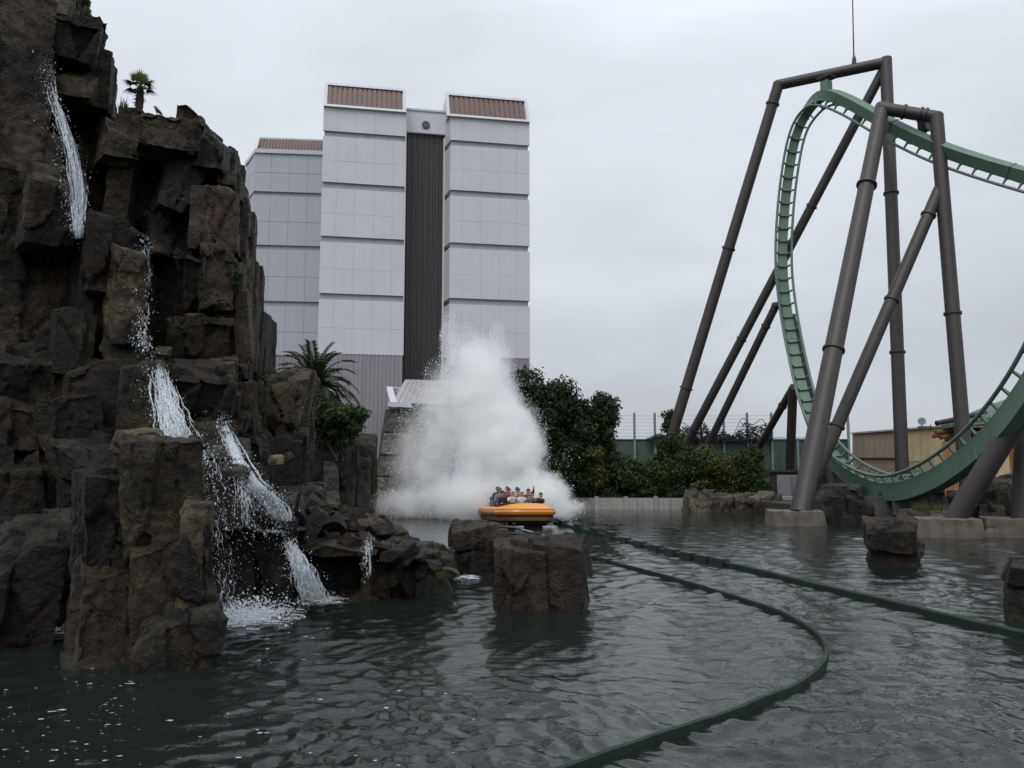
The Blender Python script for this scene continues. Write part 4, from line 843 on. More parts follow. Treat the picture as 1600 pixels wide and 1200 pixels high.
# date palm
def frond(mb, base, az, el, length, droop, nl, ll, seed, w=.05):
    rg = random.Random(seed); pts = []; d = Vector((math.cos(az) * math.cos(el), math.sin(az) * math.cos(el), math.sin(el))); p = Vector(base); n = 12
    for k in range(n + 1):
        pts.append(p.copy()); p = p + d * (length / n); d = (d + Vector((0, 0, -droop / n * (1 + k * .12)))).normalized()
    mb.tube(pts, [.035 * (1 - .8 * k / n) for k in range(n + 1)], 5)
    for k in range(nl):
        t = .1 + .9 * k / nl; i = min(n - 1, int(t * n)); q = pts[i].lerp(pts[i + 1], t * n - i); tg = (pts[i + 1] - pts[i]).normalized()
        sd_ = tg.cross(Vector((0, 0, 1))); sd_ = sd_.normalized() if sd_.length > .05 else Vector((1, 0, 0)); up = sd_.cross(tg)
        for sg in (-1, 1):
            dr = (tg * .75 + sd_ * sg * .9 + up * .22 + Vector((0, 0, -.15 + rg.gauss(0, .08)))).normalized(); l = ll * (1 - .55 * abs(t - .4)) * rg.uniform(.85, 1.1)
            e_ = q + dr * l + Vector((0, 0, -.12 * l)); mb.add([q - tg * w * .5, q + dr * l * .5 + tg * w * .6, e_, q + dr * l * .5 - tg * w * .6], [(0, 1, 2, 3)])
dp = empty('date_palm', (P(487, 690, 42).x, 42, 3.2), 'dark date palm with arching fronds between cliff and tower', 'palm')
hd = P(490, 612, 42); MB().tube([(hd.x - .1, 42, 2.0), (hd.x - .05, 42, hd.z - 1), tuple(hd)], [.3, .26, .3], 12).part('trunk', M['bark'], dp, smooth=True)
rg = random.Random(12)
for k in range(48):
    az = k * 2.399; lv = k / 48; el = R(80 - 95 * lv) ; mb = MB(); frond(mb, hd + Vector((0, 0, .15)), az, el, 2.75 * rg.uniform(.85, 1.1), 1.0 + .5 * lv, 40, .55, k, .075); mb.part('frond', M['palm'], dp)
# fan palm on the cliff top
fpb = crest(217)
fp = empty('fan_palm', fpb, 'small fan palm standing on top of the cliff', 'palm')
a = fpb - Vector((0, 0, .1)); c = fpb + Vector((.015, 0, .56)); mb = MB(); mb.tube([a, a.lerp(c, .5), c], [.085, .10, .075], 10)
for k in range(60):
    q = a.lerp(c, rg.uniform(.15, 1)); w = rg.random() * 6.28; d = Vector((math.cos(w), math.sin(w), rg.uniform(-.8, .6))); mb.tube([q + d * .08, q + d * rg.uniform(.12, .19)], [.014, .003], 4)
mb.part('trunk', M['bark'], fp)
for k in range(19):
    az = k * 2.399; el = R(85 - 105 * k / 19); d = Vector((math.cos(az) * math.cos(el), math.sin(az) * math.cos(el), math.sin(el))); mb = MB(); q = c + d * rg.uniform(.14, .24); mb.tube([c, q], [.012, .008], 4)
    s_ = d.cross(Vector((0, 0, 1))); s_ = s_.normalized() if s_.length > .1 else Vector((1, 0, 0)); up = s_.cross(d)
    for j in range(15):
        w = (j - 7) / 7 * 1.5; dr = (d * math.cos(w) + s_ * math.sin(w)).normalized(); l = .27 * rg.uniform(.8, 1.1) * (1 - .15 * abs(w)); t_ = q + dr * l + Vector((0, 0, -.08 * (l / .3) * (1 if k > 7 else .1))); n_ = up.cross(dr).normalized() * .016
        mb.add([q, q + dr * l * .5 + n_, t_, q + dr * l * .5 - n_], [(0, 1, 2, 3)])
    mb.part('frond', M['fanpalm'] if k < 12 else M['palm'], fp)
# crow on the cliff edge
cw = crest(247) + Vector((0, 0, .015)); bm_ = MB(); bm_.tube([cw + Vector((.13, 0, -.02)), cw + Vector((.07, 0, .03)), cw + Vector((0, 0, .09)), cw + Vector((-.035, 0, .145)), cw + Vector((-.05, 0, .175)), cw + Vector((-.075, 0, .18)), cw + Vector((-.11, 0, .172))], [.012, .032, .05, .038, .03, .022, .004], 10)
bm_.tube([cw + Vector((-.01, .02, .06)), cw + Vector((-.015, .02, -.02))], .006, 5); bm_.tube([cw + Vector((-.01, -.02, .06)), cw + Vector((-.015, -.02, -.02))], .006, 5)
bm_.tube([cw + Vector((-.01, -.04, .11)), cw + Vector((.06, -.05, .05)), cw + Vector((.12, -.03, -.01))], [.02, .028, .005], 6)
bm_.solo('crow', M['iron'], 'black crow perched on the cliff edge right of the fan palm', 'bird', smooth=True)
# ------------------------------------------------------------------ boat
M['yellow'] = plain('yellow_hull_paint', (.72, .31, .035), .3, var=.1, scale=1.2); M['orange'] = plain('orange_hull_paint', (.66, .22, .02), .28, var=.1)
M['black'] = plain('black_rubber', (.012, .012, .013), .5); M['hulldark'] = plain('dark_hull', (.018, .018, .028), .35); M['seat'] = plain('black_seat', (.02, .02, .022), .6); M['tanband'] = plain('ochre_band', (.36, .17, .03), .35, var=.2)
M['maroon'] = plain('maroon_mark', (.14, .02, .02), .5)
bp = Wz(822, 822); BY = 36.6; bx = P(834, 800, BY).x; yaw = R(17)
boat = empty('raft_boat', (bx, BY, .02), 'yellow and orange passenger raft boat bursting out of the splash', 'boat', rz=yaw)    # local -Y is the bow
boat.rotation_euler = (R(-2.0), R(1.0), yaw)
def outline(inset, n=40, L_=5.6, Wd=2.95, fr=0.0):
    pts = []; 
    for k in range(n):
        t = 2 * math.pi * k / n; c_, s_ = math.cos(t), math.sin(t); e1 = 2 / 4.2
        x = math.copysign(abs(c_) ** e1, c_) * (Wd / 2 - inset); y = math.copysign(abs(s_) ** e1, s_) * (L_ / 2 - inset) + L_ / 2
        if y < 1.5: x *= 1 - .10 * ((1.5 - y) / 1.5) ** 2
        pts.append((x, y))
    return pts
lv = [(.75, -.45, 0), (.42, .06, 0), (.22, .20, 0), (.17, .24, 1), (.10, .38, 4), (.12, .40, 1), (.12, .49, 1), (.03, .52, 2), (.0, .62, 2), (.04, .73, 2), (.08, .765, 1), (.11, .78, 3), (.20, .85, 3), (.34, .88, 3), (.46, .885, 1), (.50, .75, 0), (.52, .35, 0)]
mb = MB(); n = 48; v = []; f = []; mi = []
for j, (ins, z, mt) in enumerate(lv):
    for (x, y) in outline(ins, n):
        hood = max(0, 1 - max(0, y - .1) / 1.5) if 9 < j < 15 else 0
        v.append((x, y + (.55 * hood if j in (13, 14) else .25 * hood if j == 12 else 0), z + (.17 * hood * (1 - (x / 1.6) ** 2) if j in (12, 13, 14) else 0) + .05 * max(0, 1 - y / 2) * (j > 2)))
for j in range(len(lv) - 1):
    for k in range(n): f.append((j * n + k, j * n + (k + 1) % n, (j + 1) * n + (k + 1) % n, (j + 1) * n + k)); mi.append(lv[j + 1][2])
f.append(tuple(range(n))[::-1]); mi.append(0); f.append(tuple((len(lv) - 1) * n + k for k in range(n))); mi.append(0)
me = mesh('hull', v, f, True, 35, [M['hulldark'], M['black'], M['orange'], M['yellow'], M['tanband']], mi); put('hull', me, boat, local=True)
for k in range(6):                                       # slanted black flashes on the visible side
    y = 1.5 + .5 * k; MB().hexa([(-1.49, y, .54), (-1.49, y + .14, .54), (-1.475, y + .32, .71), (-1.475, y + .18, .71)], [(-1.42, y, .54), (-1.42, y + .14, .54), (-1.41, y + .32, .71), (-1.41, y + .18, .71)]).part('side_flash', M['black'], boat, True)
for (x, w, sgn) in ((-.42, .16, 0), (-.2, .12, 1), (0, .2, 0), (.22, .1, 1), (.4, .16, 0)):   # faded marks on the bow hood
    MB().box((x, .50 + .5 * x * x, 1.03 - .05 * x * x), (w, .07 + .05 * sgn, .02), M=Matrix.Rotation(R(16), 3, 'X')).part('bow_mark', M['maroon'], boat, True)
MB().box((-.75, -.03, .02), (.5, .1, .05)).part('bumper', M['trim'], boat, True); MB().box((.72, -.03, .02), (.6, .1, .05)).part('bumper', M['trim'], boat, True)
for k in range(4):
    y = 1.55 + 1.0 * k; MB().box((0, y + .3, .55), (1.85, .45, .2)).part('bench', M['seat'], boat, True); MB().box((0, y + .56, .92 + .06 * k), (1.85, .10, .6)).part('seat_back', M['seat'], boat, True)
    MB().tube([(-.92, y - .1, .93), (-.9, y - .06, 1.05), (.9, y - .06, 1.05), (.92, y - .1, .93)], .028, 8).part('lap_bar', M['maroon'], boat, True)
MB().tube([(-1.05, 5.0, .9), (-1.05, 5.0, 1.52), (1.05, 5.0, 1.52), (1.05, 5.0, .9)], .05, 10).part('roll_bar', M['black'], boat, True)
# riders
skin_ = [plain('skin_a', (.50, .31, .22), .6, var=.06), plain('skin_b', (.42, .25, .17), .6, var=.06)]
def cloth(n_, c): return plain(n_, c, .8, var=.15, scale=6)
CL = {'white': cloth('white_poncho', (.62, .62, .63)), 'grey': cloth('grey_jacket', (.17, .19, .22)), 'dark': cloth('dark_jacket', (.022, .022, .028)), 'tan': cloth('tan_jacket', (.36, .25, .12)), 'red': cloth('red_shirt', (.22, .035, .03)), 'blue': cloth('navy_shirt', (.03, .05, .10)), 'light': cloth('pale_shirt', (.4, .4, .42))}
hairm = plain('black_hair', (.012, .010, .009), .5, var=.3)
def skinobj(name, V, E, Rr, mat, parent):
    me = bpy.data.meshes.new(name); me.from_pydata(V, E, []); me.materials.append(mat); o = put(name, me, parent, local=True)
    md = o.modifiers.new('skin', 'SKIN'); md.use_smooth_shade = True
    if not me.skin_vertices: 
        bm = bmesh.new(); bm.from_mesh(me); bm.verts.layers.skin.verify(); bm.to_mesh(me); bm.free()
    for i, s in enumerate(me.skin_vertices[0].data): s.radius = Rr[i] if isinstance(Rr[i], tuple) else (Rr[i], Rr[i]); s.use_root = (i == 0)
    sb = o.modifiers.new('sub', 'SUBSURF'); sb.levels = 1; sb.render_levels = 1
    return o
def person(lx, ly, lz, label, top, hood=False, arms='bar', look=0, lean=0, s=1.0):
    wp = Matrix.LocRotScale(boat.location, boat.rotation_euler, None) @ Vector((lx, ly, lz))
    e = empty('person', wp, label, 'person', 'riders in the raft boat', rz=yaw + look); e.scale = (s, s, s)
    hx = lean
    V = [(0, 0, .06), (0, -.01, .28), (hx * .5, -.03, .46), (hx * .8, -.04, .56), (hx, -.06, .66), (hx, -.08, .76)]
    E = [(0, 1), (1, 2), (2, 3), (3, 4), (4, 5)]; Rr = [(.13, .09), (.115, .08), (.11, .075), (.052, .052), (.085, .10), (.078, .09)]
    def chain(st, pts, rad):
        p = st
        for q, r_ in zip(pts, rad): V.append(q); Rr.append(r_); E.append((p, len(V) - 1)); p = len(V) - 1
    for sg in (-1, 1):
        if arms == 'up' and sg == 1: chain(2, [(sg * .19 + hx * .5, -.03, .48), (sg * .3, -.1, .66), (sg * .28, -.2, .86), (sg * .27, -.22, .96)], [.06, .047, .036, .04])
        elif arms == 'face': chain(2, [(sg * .19 + hx * .5, -.03, .47), (sg * .24, -.2, .34), (sg * .09, -.26, .54), (sg * .06, -.24, .62)], [.06, .047, .036, .04])
        else: chain(2, [(sg * .19 + hx * .5, -.03, .47), (sg * .25, -.1, .24), (sg * .17, -.34, .24), (sg * .16, -.42, .26)], [.06, .047, .036, .04])
        chain(0, [(sg * .11, -.05, .05), (sg * .12, -.42, .08), (sg * .12, -.44, -.28), (sg * .12, -.54, -.31)], [.085, .065, .05, .035])
    skinobj('body', V, E, Rr, skin_[hash(label) % 2 if False else len(label) % 2], e)
    nb = [i for i in range(len(V))]
    V2 = V[:3] + [(hx * .7, -.035, .53), (hx * .8, -.04, .575)]; E2 = [(0, 1), (1, 2), (2, 3), (3, 4)]; R2 = [(.185, .14), (.175, .135), (.18, .135), (.13, .105), (.07, .07)]
    armv = [6, 7, 8, 14, 15, 16] ; p = 2
    for j, i in enumerate(armv):
        V2.append(V[i]); R2.append(Rr[i] * 1.28 if not isinstance(Rr[i], tuple) else Rr[i]); E2.append((2 if j in (0, 3) else len(V2) - 2, len(V2) - 1))
    skinobj('jacket', V2, E2, R2, CL[top], e)
    # head covering: hair cap or hood, a shell open at the face
    hv, hf = [], []; hc = Vector((hx, -.055, .715)); nn, mm = 14, 8; rad = Vector((.094, .108, .122)) * (1.2 if hood else 1.0)
    for a in range(mm + 1):
        for b_ in range(nn):
            t = R(8) + (R(104) if not hood else R(150)) * a / mm * 1.0; w = 2 * math.pi * b_ / nn; d = Vector((math.sin(t) * math.sin(w), math.sin(t) * math.cos(w), math.cos(t)))
            if d.y < -.45 and d.z < .6: d.z = .6 + .1 * math.sin(9 * w); d.y *= .86; 
            hv.append(hc + Vector((d.x * rad.x, d.y * rad.y, d.z * rad.z)))
    for a in range(mm):
        for b_ in range(nn): hf.append((a * nn + b_, a * nn + (b_ + 1) % nn, (a + 1) * nn + (b_ + 1) % nn, (a + 1) * nn + b_))
    hf.append(tuple(range(nn))[::-1]); put('hood' if hood else 'hair', mesh('hood' if hood else 'hair', hv, hf, True, None, CL[top] if hood else hairm), e, local=True)
    m = MB(); 
    for sg in (-1, 1): m.box((hx + sg * .034, -.168, .715), (.026, .012, .012))
    m.part('eye', hairm, e, True); MB().tube([(hx, -.165, .712), (hx, -.188, .685)], [.010, .016], 6).part('nose', skin_[len(label) % 2], e, True); MB().box((hx, -.160, .648), (.05, .014, .011)).part('mouth', M['maroon'], e, True)
R1, R2_, R3_ = 1.90, 2.90, 3.90
for a in [(-.92, R1, .62, 'rider in dark jacket at the far left of the front row', 'dark', False, 'bar', .1, 0), (-.45, R1, .62, 'rider in white poncho, head bowed, left in the front row', 'white', True, 'face', 0, .02),
          (.0, R1, .62, 'rider in white hooded poncho facing forward, middle of the front row', 'white', True, 'bar', 0, 0), (.45, R1, .60, 'rider in grey jacket leaning right in the front row', 'grey', False, 'face', -.2, .1), (.86, R1, .56, 'rider in dark shirt crouched at the right end of the front row', 'dark', False, 'face', -.3, .12),
          (-.80, R2_, .76, 'rider in grey hooded jacket in the second row left', 'grey', True, 'bar', .1, 0), (-.32, R2_, .76, 'dark haired rider in red shirt, second row', 'red', False, 'bar', 0, 0), (.16, R2_, .76, 'rider in tan jacket with black hair, second row', 'tan', False, 'face', 0, 0), (.62, R2_, .74, 'rider in red shirt with raised arm at the right', 'red', False, 'up', 0, .05),
          (-.6, R3_, .84, 'dark clad rider at the back left', 'dark', False, 'bar', 0, 0), (-.1, R3_, .86, 'rider in navy shirt with black hair at the back', 'blue', False, 'bar', 0, 0), (.4, R3_, .84, 'rider in pale shirt at the back right', 'light', False, 'bar', 0, 0)]:
    person(a[0], a[1], a[2] + .18, a[3], a[4], a[5], a[6], a[7], a[8], 1.0)
# ------------------------------------------------------------------ guide rails in the water
M['railgreen'] = plain('green_guide_paint', (.004, .019, .011), .75, var=.35, scale=2.5); M['darkgreen'] = plain('dark_green_frame', (.008, .022, .018), .4, var=.3)
def guide(name, label, pxs, zt_=.13, w=.12):
    p = catmull([np.array(Wz(x, y, zt_)) for x, y in pxs], 14); v = []; f = []; t = np.gradient(p, axis=0); t /= np.linalg.norm(t, axis=1, keepdims=True); s = np.stack([-t[:, 1], t[:, 0], 0 * t[:, 0]], 1)
    for i in range(len(p)):
        jz = .003 * math.sin(i * .9) + .006 * math.sin(i * .23)
        for (a, z) in ((-w / 2, -.35), (-w / 2, zt_ + jz), (-w / 4, zt_ + .025 + jz), (w / 2, zt_ + .02 + jz), (w / 2, -.35)): v.append((p[i][0] + s[i][0] * a, p[i][1] + s[i][1] * a, z))
    for i in range(len(p) - 1):
        for k in range(4): f.append((i * 5 + k, i * 5 + k + 1, (i + 1) * 5 + k + 1, (i + 1) * 5 + k))
    e = empty(name, (p[len(p) // 2][0], p[len(p) // 2][1], 0), label, 'guide rail'); MB().add(v, f).part('rail_wall', M['railgreen'], e)
    return e, p, s
gA, pA, sA_ = guide('guide_rail', 'curved green guide rail bending through the pond foreground', [(900, 866), (940, 873), (985, 885), (1085, 912), (1185, 943), (1245, 968), (1280, 992), (1291, 1016), (1280, 1042), (1250, 1066), (1195, 1090), (1150, 1108), (1040, 1145), (870, 1203), (700, 1262)], .055, .065)
gB, pB, sB_ = guide('guide_rail', 'straighter green guide rail running from the boat to the right edge', [(866, 815), (935, 832), (1000, 849), (1070, 866), (1140, 880), (1240, 903), (1350, 929), (1480, 960), (1600, 988), (1720, 1018)], .09, .12)
for k in range(3, 58, 5):
    t_ = pB[k + 1] - pB[k]; MB().box((pB[k][0], pB[k][1] - .03, .03), (.62, .26, .30 if k > 20 else .44), math.atan2(t_[1], t_[0])).part('rail_joint', M['darkgreen'], gB)
for k in (8, 16):
    t_ = pA[k + 1] - pA[k]; MB().box((pA[k][0], pA[k][1] - .02, .0), (.5, .2, .22), math.atan2(t_[1], t_[0])).part('rail_joint', M['darkgreen'], gA)
fm = empty('underwater_frame', (P(800, 835, 31).x, 31, 0), 'dark green landing frame in the water under the bow', 'frame')
for x in (784, 791, 803): a = P(x, 822, 31.5); MB().box((a.x, a.y, .1), (.1, .1, .9)).part('post', M['darkgreen'], fm)
a, c = P(783, 822, 31.5), P(815, 826, 31.2); MB().tube([a, c], .06, 6).part('beam', M['darkgreen'], fm); MB().tube([P(812, 826, 31.3), P(850, 837, 29.5)], .035, 6).part('beam', M['steel'], fm); MB().tube([P(783, 832, 31), P(850, 838, 30)], .06, 6).part('beam', M['darkgreen'], fm)
# ------------------------------------------------------------------ falling water
mf, nt, b = newmat('white_water'); b.inputs['Base Color'].default_value = (.80, .84, .88, 1); b.inputs['Roughness'].default_value = .35
tr = nt.nodes.new('ShaderNodeBsdfTranslucent'); tr.inputs['Color'].default_value = (.8, .85, .9, 1); tp_ = nt.nodes.new('ShaderNodeBsdfTransparent')
mx = nt.nodes.new('ShaderNodeMixShader'); mx.inputs[0].default_value = .30; nt.links.new(b.outputs[0], mx.inputs[1]); nt.links.new(tr.outputs[0], mx.inputs[2])
m2 = nt.nodes.new('ShaderNodeMixShader'); fz = noise(nt, pos(nt, (1, 1, .3)), 26, 3, .6); fr_ = ramp(nt, [(.42, (0, 0, 0)), (.60, (1, 1, 1))]); nt.links.new(fz.outputs['Fac'], fr_.inputs[0]); nt.links.new(mathn(nt, 'MULTIPLY', fr_.outputs[0], .8), m2.inputs[0]); nt.links.new(mx.outputs[0], m2.inputs[1]); nt.links.new(tp_.outputs[0], m2.inputs[2]); nt.links.new(m2.outputs[0], nt.nodes['Material Output'].inputs['Surface'])
M['foam'] = mf
M['drop'] = leafmat('spray_drop', (.90, .92, .94), (.95, .96, .97), .5)
OCT = np.array([(1, 0, 0), (-1, 0, 0), (0, 1, 0), (0, -1, 0), (0, 0, 1), (0, 0, -1)], float); OCF = np.array([(0, 2, 4), (2, 1, 4), (1, 3, 4), (3, 0, 4), (2, 0, 5), (1, 2, 5), (3, 1, 5), (0, 3, 5)])
def drops(p, r, stretch=1.0):
    n = len(p); s = np.stack([r, r, r * stretch], 1)
    v = (p[:, None, :] + OCT[None] * s[:, None, :]).reshape(-1, 3); f = (OCF[None] + 6 * np.arange(n)[:, None, None]).reshape(-1, 3); return v, f
def fall(label, pxs, widths, n, seed, ndrop, thick=.02, spread=1.0, dsize=.010, seglen=(.15, .5), bias=1.0):
    """pxs: photo path with distance; widths: metres at each point"""
    rg = np.random.default_rng(seed); ctr = np.array([P(*p) for p in pxs]); pth = catmull(list(ctr), 10); wd = np.interp(np.linspace(0, 1, len(pth)), np.linspace(0, 1, len(widths)), widths)
    L_ = len(pth); v, f = [], []
    for k in range(n):
        t0 = (rg.random() ** bias) * .95; ln = rg.uniform(*seglen); t1 = min(1, t0 + ln); u = rg.normal() * .42; y_ = -rg.random() * .12
        ns = 9; w0 = thick * rg.uniform(.4, 1.6); ph = rg.random() * 9; b0 = len(v)
        for j in range(ns):
            t = t0 + (t1 - t0) * j / (ns - 1); i = t * (L_ - 1); i0 = min(int(i), L_ - 2); q = pth[i0] + (pth[i0 + 1] - pth[i0]) * (i - i0); w = np.interp(i, np.arange(L_), wd)
            jit = .06 * w * math.sin(j * 1.7 + ph) + .03 * w * rg.normal(); q = q + np.array([u * w * spread + jit, y_ + .03 * rg.normal(), .02 * rg.normal()]); ww = w0 * math.sin(math.pi * (j + .5) / ns) + .003
            v += [q + np.array([-ww, .0, 0]), q + np.array([ww, -.012, 0])]
        f += [(b0 + 2 * j, b0 + 2 * j + 1, b0 + 2 * j + 3, b0 + 2 * j + 2) for j in range(ns - 1)]
    e = empty('waterfall', tuple(ctr[-1]), label, 'waterfall')
    put('water_strands', mesh('water_strands', np.array(v), f, True, None, mf), e)
    ndrop = int(ndrop * 1.7); t = rg.random(ndrop); i = (t * (L_ - 1)).astype(int); p = pth[i] + np.stack([rg.normal(size=ndrop) * wd[i] * .75 * spread, -np.abs(rg.normal(size=ndrop)) * .25, rg.normal(size=ndrop) * .12], 1)
    vv, ff = drops(p, dsize * .72 * np.exp(rg.normal(size=ndrop) * .5), 1.5); props(put('droplets', mesh('droplets', vv, ff, mats=mf), e), kind='stuff')
    return e
fall('high thin waterfall dropping down the upper left of the cliff', [(84, 100, 18.0), (86, 150, 17.6), (100, 190, 17.2), (115, 240, 16.9), (124, 290, 16.8), (125, 330, 16.8), (125, 372, 16.7)], [.08, .11, .15, .18, .18, .15, .07], 150, 1, 1000, .009, 1.0, .007, (.25, .6), bias=.6)
fall('sparse trickle in the dark cleft in the middle of the cliff', [(232, 380, 18.0), (230, 430, 18.0), (228, 490, 17.8), (226, 530, 17.2), (242, 545, 17.0)], [.08, .14, .18, .14, .14], 30, 2, 300, .008, 1.0, .010, (.05, .2))
fall('short double waterfall pouring onto the pillar ledge', [(250, 572, 16.8), (254, 600, 16.5), (264, 640, 16.0), (272, 665, 15.6), (280, 692, 15.3)], [.18, .24, .30, .36, .42], 200, 3, 500, .010, 1.0, .007, (.3, .8))
fall('widest white cascade rushing down to the right', [(352, 662, 16.8), (364, 695, 16.3), (382, 735, 15.5), (402, 762, 15.2), (424, 782, 15.3), (446, 812, 15.4)], [.08, .15, .20, .24, .24, .18], 420, 4, 1500, .010, .9, .007, (.25, .7))
fall('side spill of the cascade over the wet block', [(378, 745, 14.7), (384, 790, 14.7), (395, 822, 14.8), (440, 832, 15.2)], [.15, .25, .3, .3], 40, 5, 200, .006, 1.0, .007)
fall('thin curtain of drops falling into the pond beside the pillar', [(322, 700, 14.9), (328, 730, 14.5), (335, 790, 14.4), (345, 860, 14.4), (355, 960, 14.4)], [.2, .36, .45, .5, .55], 40, 6, 700, .005, .8, .007, (.05, .25))
fall('lowest chute of water shooting into the pond by the spit', [(452, 842, 15.4), (463, 865, 15.2), (476, 895, 15.1), (492, 936, 15.2)], [.10, .20, .27, .36], 170, 7, 300, .010, .9, .007, (.3, .9))
fall('tiny trickle off the slab ledge on the spit', [(576, 840, 16.3), (578, 860, 16.2), (577, 900, 16.2)], [.04, .08, .08], 14, 8, 70, .008)
# foam where the water lands, and white flecks for drifting foam and painted glints
def foam(label, cx, cy, rx, ry, n, hgt, seed, nd, dsz=.012):
    rg = np.random.default_rng(seed); c = Wz(cx, cy); sx = rx * c.y / F; p = np.stack([c.x + rg.normal(size=nd) * sx * .5, c.y + rg.normal(size=nd) * ry * c.y * .02, np.abs(rg.normal(size=nd)) * hgt * .45], 1)
    v, f = drops(p, dsz * np.exp(rg.normal(size=nd) * .45)); f = f.tolist(); v = v.tolist()
    for k in range(n):
        q = np.array([c.x + rg.normal() * sx * .5, c.y + rg.normal() * ry * c.y * .02, .012 + rg.random() * .02]); a = .02 + .06 * rg.random(); b0 = len(v); m_ = 7
        for j in range(m_): w = 6.283 * j / m_; v.append((q + np.array([math.cos(w) * a * rg.uniform(.5, 1.5) * 1.6, math.sin(w) * a * rg.uniform(.5, 1.3), .01 * rg.random()])).tolist())
        f.append(tuple(range(b0, b0 + m_)))
    return solo('foam', v, f, mf, label, 'foam', kind='stuff')
foam('white splash foam where the drop curtain hits the pond', 392, 965, 62, 1.5, 420, .35, 1, 1500, .012); foam('foam patch at the foot of the lowest chute', 505, 937, 34, .8, 200, .16, 2, 350, .010); foam('small foam streak at the tip of the spit', 727, 903, 24, .6, 60, .03, 3, 40)
foam('foam at the foot of the dark recess left of the pillar', 90, 985, 40, .8, 40, .06, 5, 60)
rg = np.random.default_rng(9); v = []; f = []
for k in range(190):  # white flecks: drifting foam, plus specular glints put in as white shapes
    x, y = (rg.uniform(0, 210), 1040 + 160 * rg.random() ** .8) if k < 90 else (rg.uniform(150, 800), rg.uniform(1040, 1200))
    if k >= 150: x, y = rg.uniform(330, 520), rg.uniform(965, 1040)
    q = Wz(x, y); a = (.005 + .024 * rg.random() ** 4) * (q.y / 9); b0 = len(v)
    for j in range(6): w = 6.283 * j / 6; v.append((q.x + math.cos(w) * a * rg.uniform(.6, 2.6), q.y + math.sin(w) * a * rg.uniform(.6, 1.3), .022))
    f.append(tuple(range(b0, b0 + 6)))
solo('foam_glint_flecks', v, f, mf, 'small white flecks of drifting foam and painted glints on the dark water at lower left', 'foam', kind='stuff')
# ------------------------------------------------------------------ the splash: dense spray volume and flying drops
SY = 40.5; s_ = SY / F
blobs = [  # photo x, y, rx, ry, distance, depth radius(m), density
 (765, 780, 112, 48, 42.2, 2.6, 6.0), (780, 705, 76, 100, 42.4, 2.4, 8.0), (758, 635, 58, 88, 42.6, 2.1, 5.5), (735, 580, 44, 74, 42.8, 1.7, 2.4), (770, 585, 36, 66, 42.8, 1.6, 2.2),
 (668, 725, 66, 110, 43.0, 2.4, .75), (698, 640, 48, 85, 43, 2.0, 1.1), (842, 775, 54, 42, 41.8, 2.0, 5.0), (880, 794, 38, 18, 41.2, 1.4, 2.4), (645, 785, 84, 28, 42.8, 2.6, 1.0), (702, 540, 16, 54, 42.8, .9, 1.0), (777, 545, 14, 44, 42.8, .9, .9), (815, 720, 32, 76, 42.0, 1.5, 4.0)]
lo = P(500, 815, SY); ctr_ = Vector((P(730, 700, SY).x, SY + 1.9, 0))
mv = bpy.data.materials.new('spray'); mv.use_nodes = True; nt = mv.node_tree; nt.nodes.clear(); out = nt.nodes.new('ShaderNodeOutputMaterial'); pv = nt.nodes.new('ShaderNodeVolumePrincipled'); nt.links.new(pv.outputs[0], out.inputs['Volume'])
pv.inputs['Color'].default_value = (.996, .998, 1.0, 1); pv.inputs['Anisotropy'].default_value = -.3
pp = pos(nt); wob = noise(nt, pp, 1.3, 4, .6); vs_ = nt.nodes.new('ShaderNodeVectorMath'); vs_.operation = 'MULTIPLY_ADD'; nt.links.new(wob.outputs['Color'], vs_.inputs[0]); vs_.inputs[1].default_value = (1.5, 1.5, 1.5)
sb_ = nt.nodes.new('ShaderNodeVectorMath'); sb_.operation = 'SUBTRACT'; nt.links.new(pp, sb_.inputs[0]); sb_.inputs[1].default_value = (.75, .75, .75); nt.links.new(sb_.outputs[0], vs_.inputs[2])
tot = None
for (x, y, rx, ry, Yd, rd, de) in blobs:
    c = P(x, y, Yd); m_ = nt.nodes.new('ShaderNodeMapping'); m_.vector_type = 'POINT'; k = (F / (rx * Yd), 1 / rd, F / (ry * Yd)); m_.inputs['Scale'].default_value = k; m_.inputs['Location'].default_value = (-c.x * k[0], -c.y * k[1], -c.z * k[2]); nt.links.new(vs_.outputs[0], m_.inputs[0])
    ln = nt.nodes.new('ShaderNodeVectorMath'); ln.operation = 'LENGTH'; nt.links.new(m_.outputs[0], ln.inputs[0])
    g1 = mathn(nt, 'SUBTRACT', 1.0, ln.outputs['Value'], True); g2 = mathn(nt, 'MULTIPLY', mathn(nt, 'POWER', g1, 1.3), de); tot = g2 if tot is None else mathn(nt, 'ADD', tot, g2)
dn = noise(nt, pp, 1.15, 7, .66, .5); dr = nt.nodes.new('ShaderNodeMapRange'); dr.inputs['From Min'].default_value = .36; dr.inputs['From Max'].default_value = .62; dr.inputs['To Min'].default_value = .2; dr.inputs['To Max'].default_value = 2.1; nt.links.new(dn.outputs['Fac'], dr.inputs['Value'])
nt.links.new(mathn(nt, 'MULTIPLY', tot, dr.outputs[0]), pv.inputs['Density'])
spl = empty('splash_plume', (ctr_.x, ctr_.y, 0), 'huge white plume of spray thrown up behind the boat', 'splash')
q0 = [(-6.2, -2.6), (6.2, -2.6), (6.2, 3.6), (-6.2, 3.6)]; q1 = [(-2.0, -1.6), (2.6, -1.6), (2.6, 2.2), (-2.0, 2.2)]
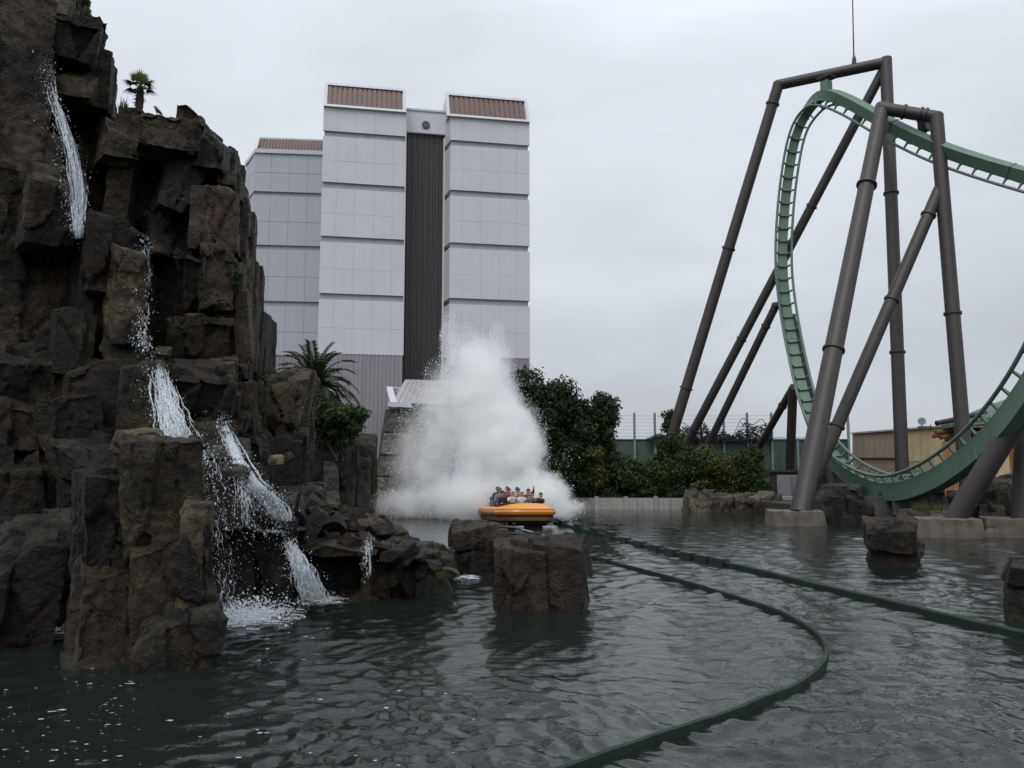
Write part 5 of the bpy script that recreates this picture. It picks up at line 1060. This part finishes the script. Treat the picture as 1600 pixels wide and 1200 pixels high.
vb = MB().hexa([ctr_ + Vector((x, y, .02)) for x, y in q0], [ctr_ + Vector((x, y, 10.6)) for x, y in q1]).part('spray_mist', mv, spl); props(vb, kind='stuff')
mv.volume_intersection_method = 'FAST' if hasattr(mv, 'volume_intersection_method') else None
rg = np.random.default_rng(31); pts = []
for (x, y, rx, ry, Yd, rd, de) in blobs:
    n = int(420 * (rx * ry) ** .5 / 10 * (1.6 if y < 720 else .8)); d = rg.normal(size=(n, 3)); d /= np.linalg.norm(d, axis=1, keepdims=True); rad = .55 + .55 * rg.random(n) ** .6
    c = np.array(P(x, y, Yd)); q = c + d * rad[:, None] * np.array([rx * Yd / F, rd, ry * Yd / F]); pts.append(q[q[:, 2] > .02])
def inside(p):
    r = np.zeros(len(p), bool)
    for (x, y, rx, ry, Yd, rd, de) in blobs:
        if de > 1.1: c = np.array(P(x, y, Yd)); r |= (((p - c) / np.array([rx * Yd / F, rd * 1.6, ry * Yd / F]))[:, [0, 2]] ** 2).sum(1) < .42
    return r
pts = [q[~inside(q)] for q in pts]
for k in range(150):                                     # jets flung up and outwards from the landing point
    x0_, Y0_ = rg.uniform(690, 860), rg.uniform(40.6, 42.4); p0 = np.array(P(x0_, 800, Y0_)); vx = (x0_ - 770) * .018 + rg.normal() * 1.0 - .7; vz = abs(rg.normal()) * 3.2 + 6.2 - abs(x0_ - 745) * .042; vz = max(vz, 2.2)
    t_ = np.sort(rg.random(70)) ** .8 * (vz / 9.81) * rg.uniform(.9, 1.25); s0 = .05 + .22 * (t_ / t_.max())[:, None]
    pts.append(p0 + np.stack([vx * t_, -.35 * t_ * rg.random(), vz * t_ - 4.9 * t_ ** 2], 1) + rg.normal(size=(70, 3)) * s0)
pts = [q[(q[:, 2] > .02) & (q[:, 1] > 39.4)] for q in pts]
pts = np.vstack(pts); vv, ff = drops(pts, .0105 * np.exp(rg.normal(size=len(pts)) * .5), 1.2); props(put('flying_drops', mesh('flying_drops', vv, ff, mats=M['drop']), spl), kind='stuff')
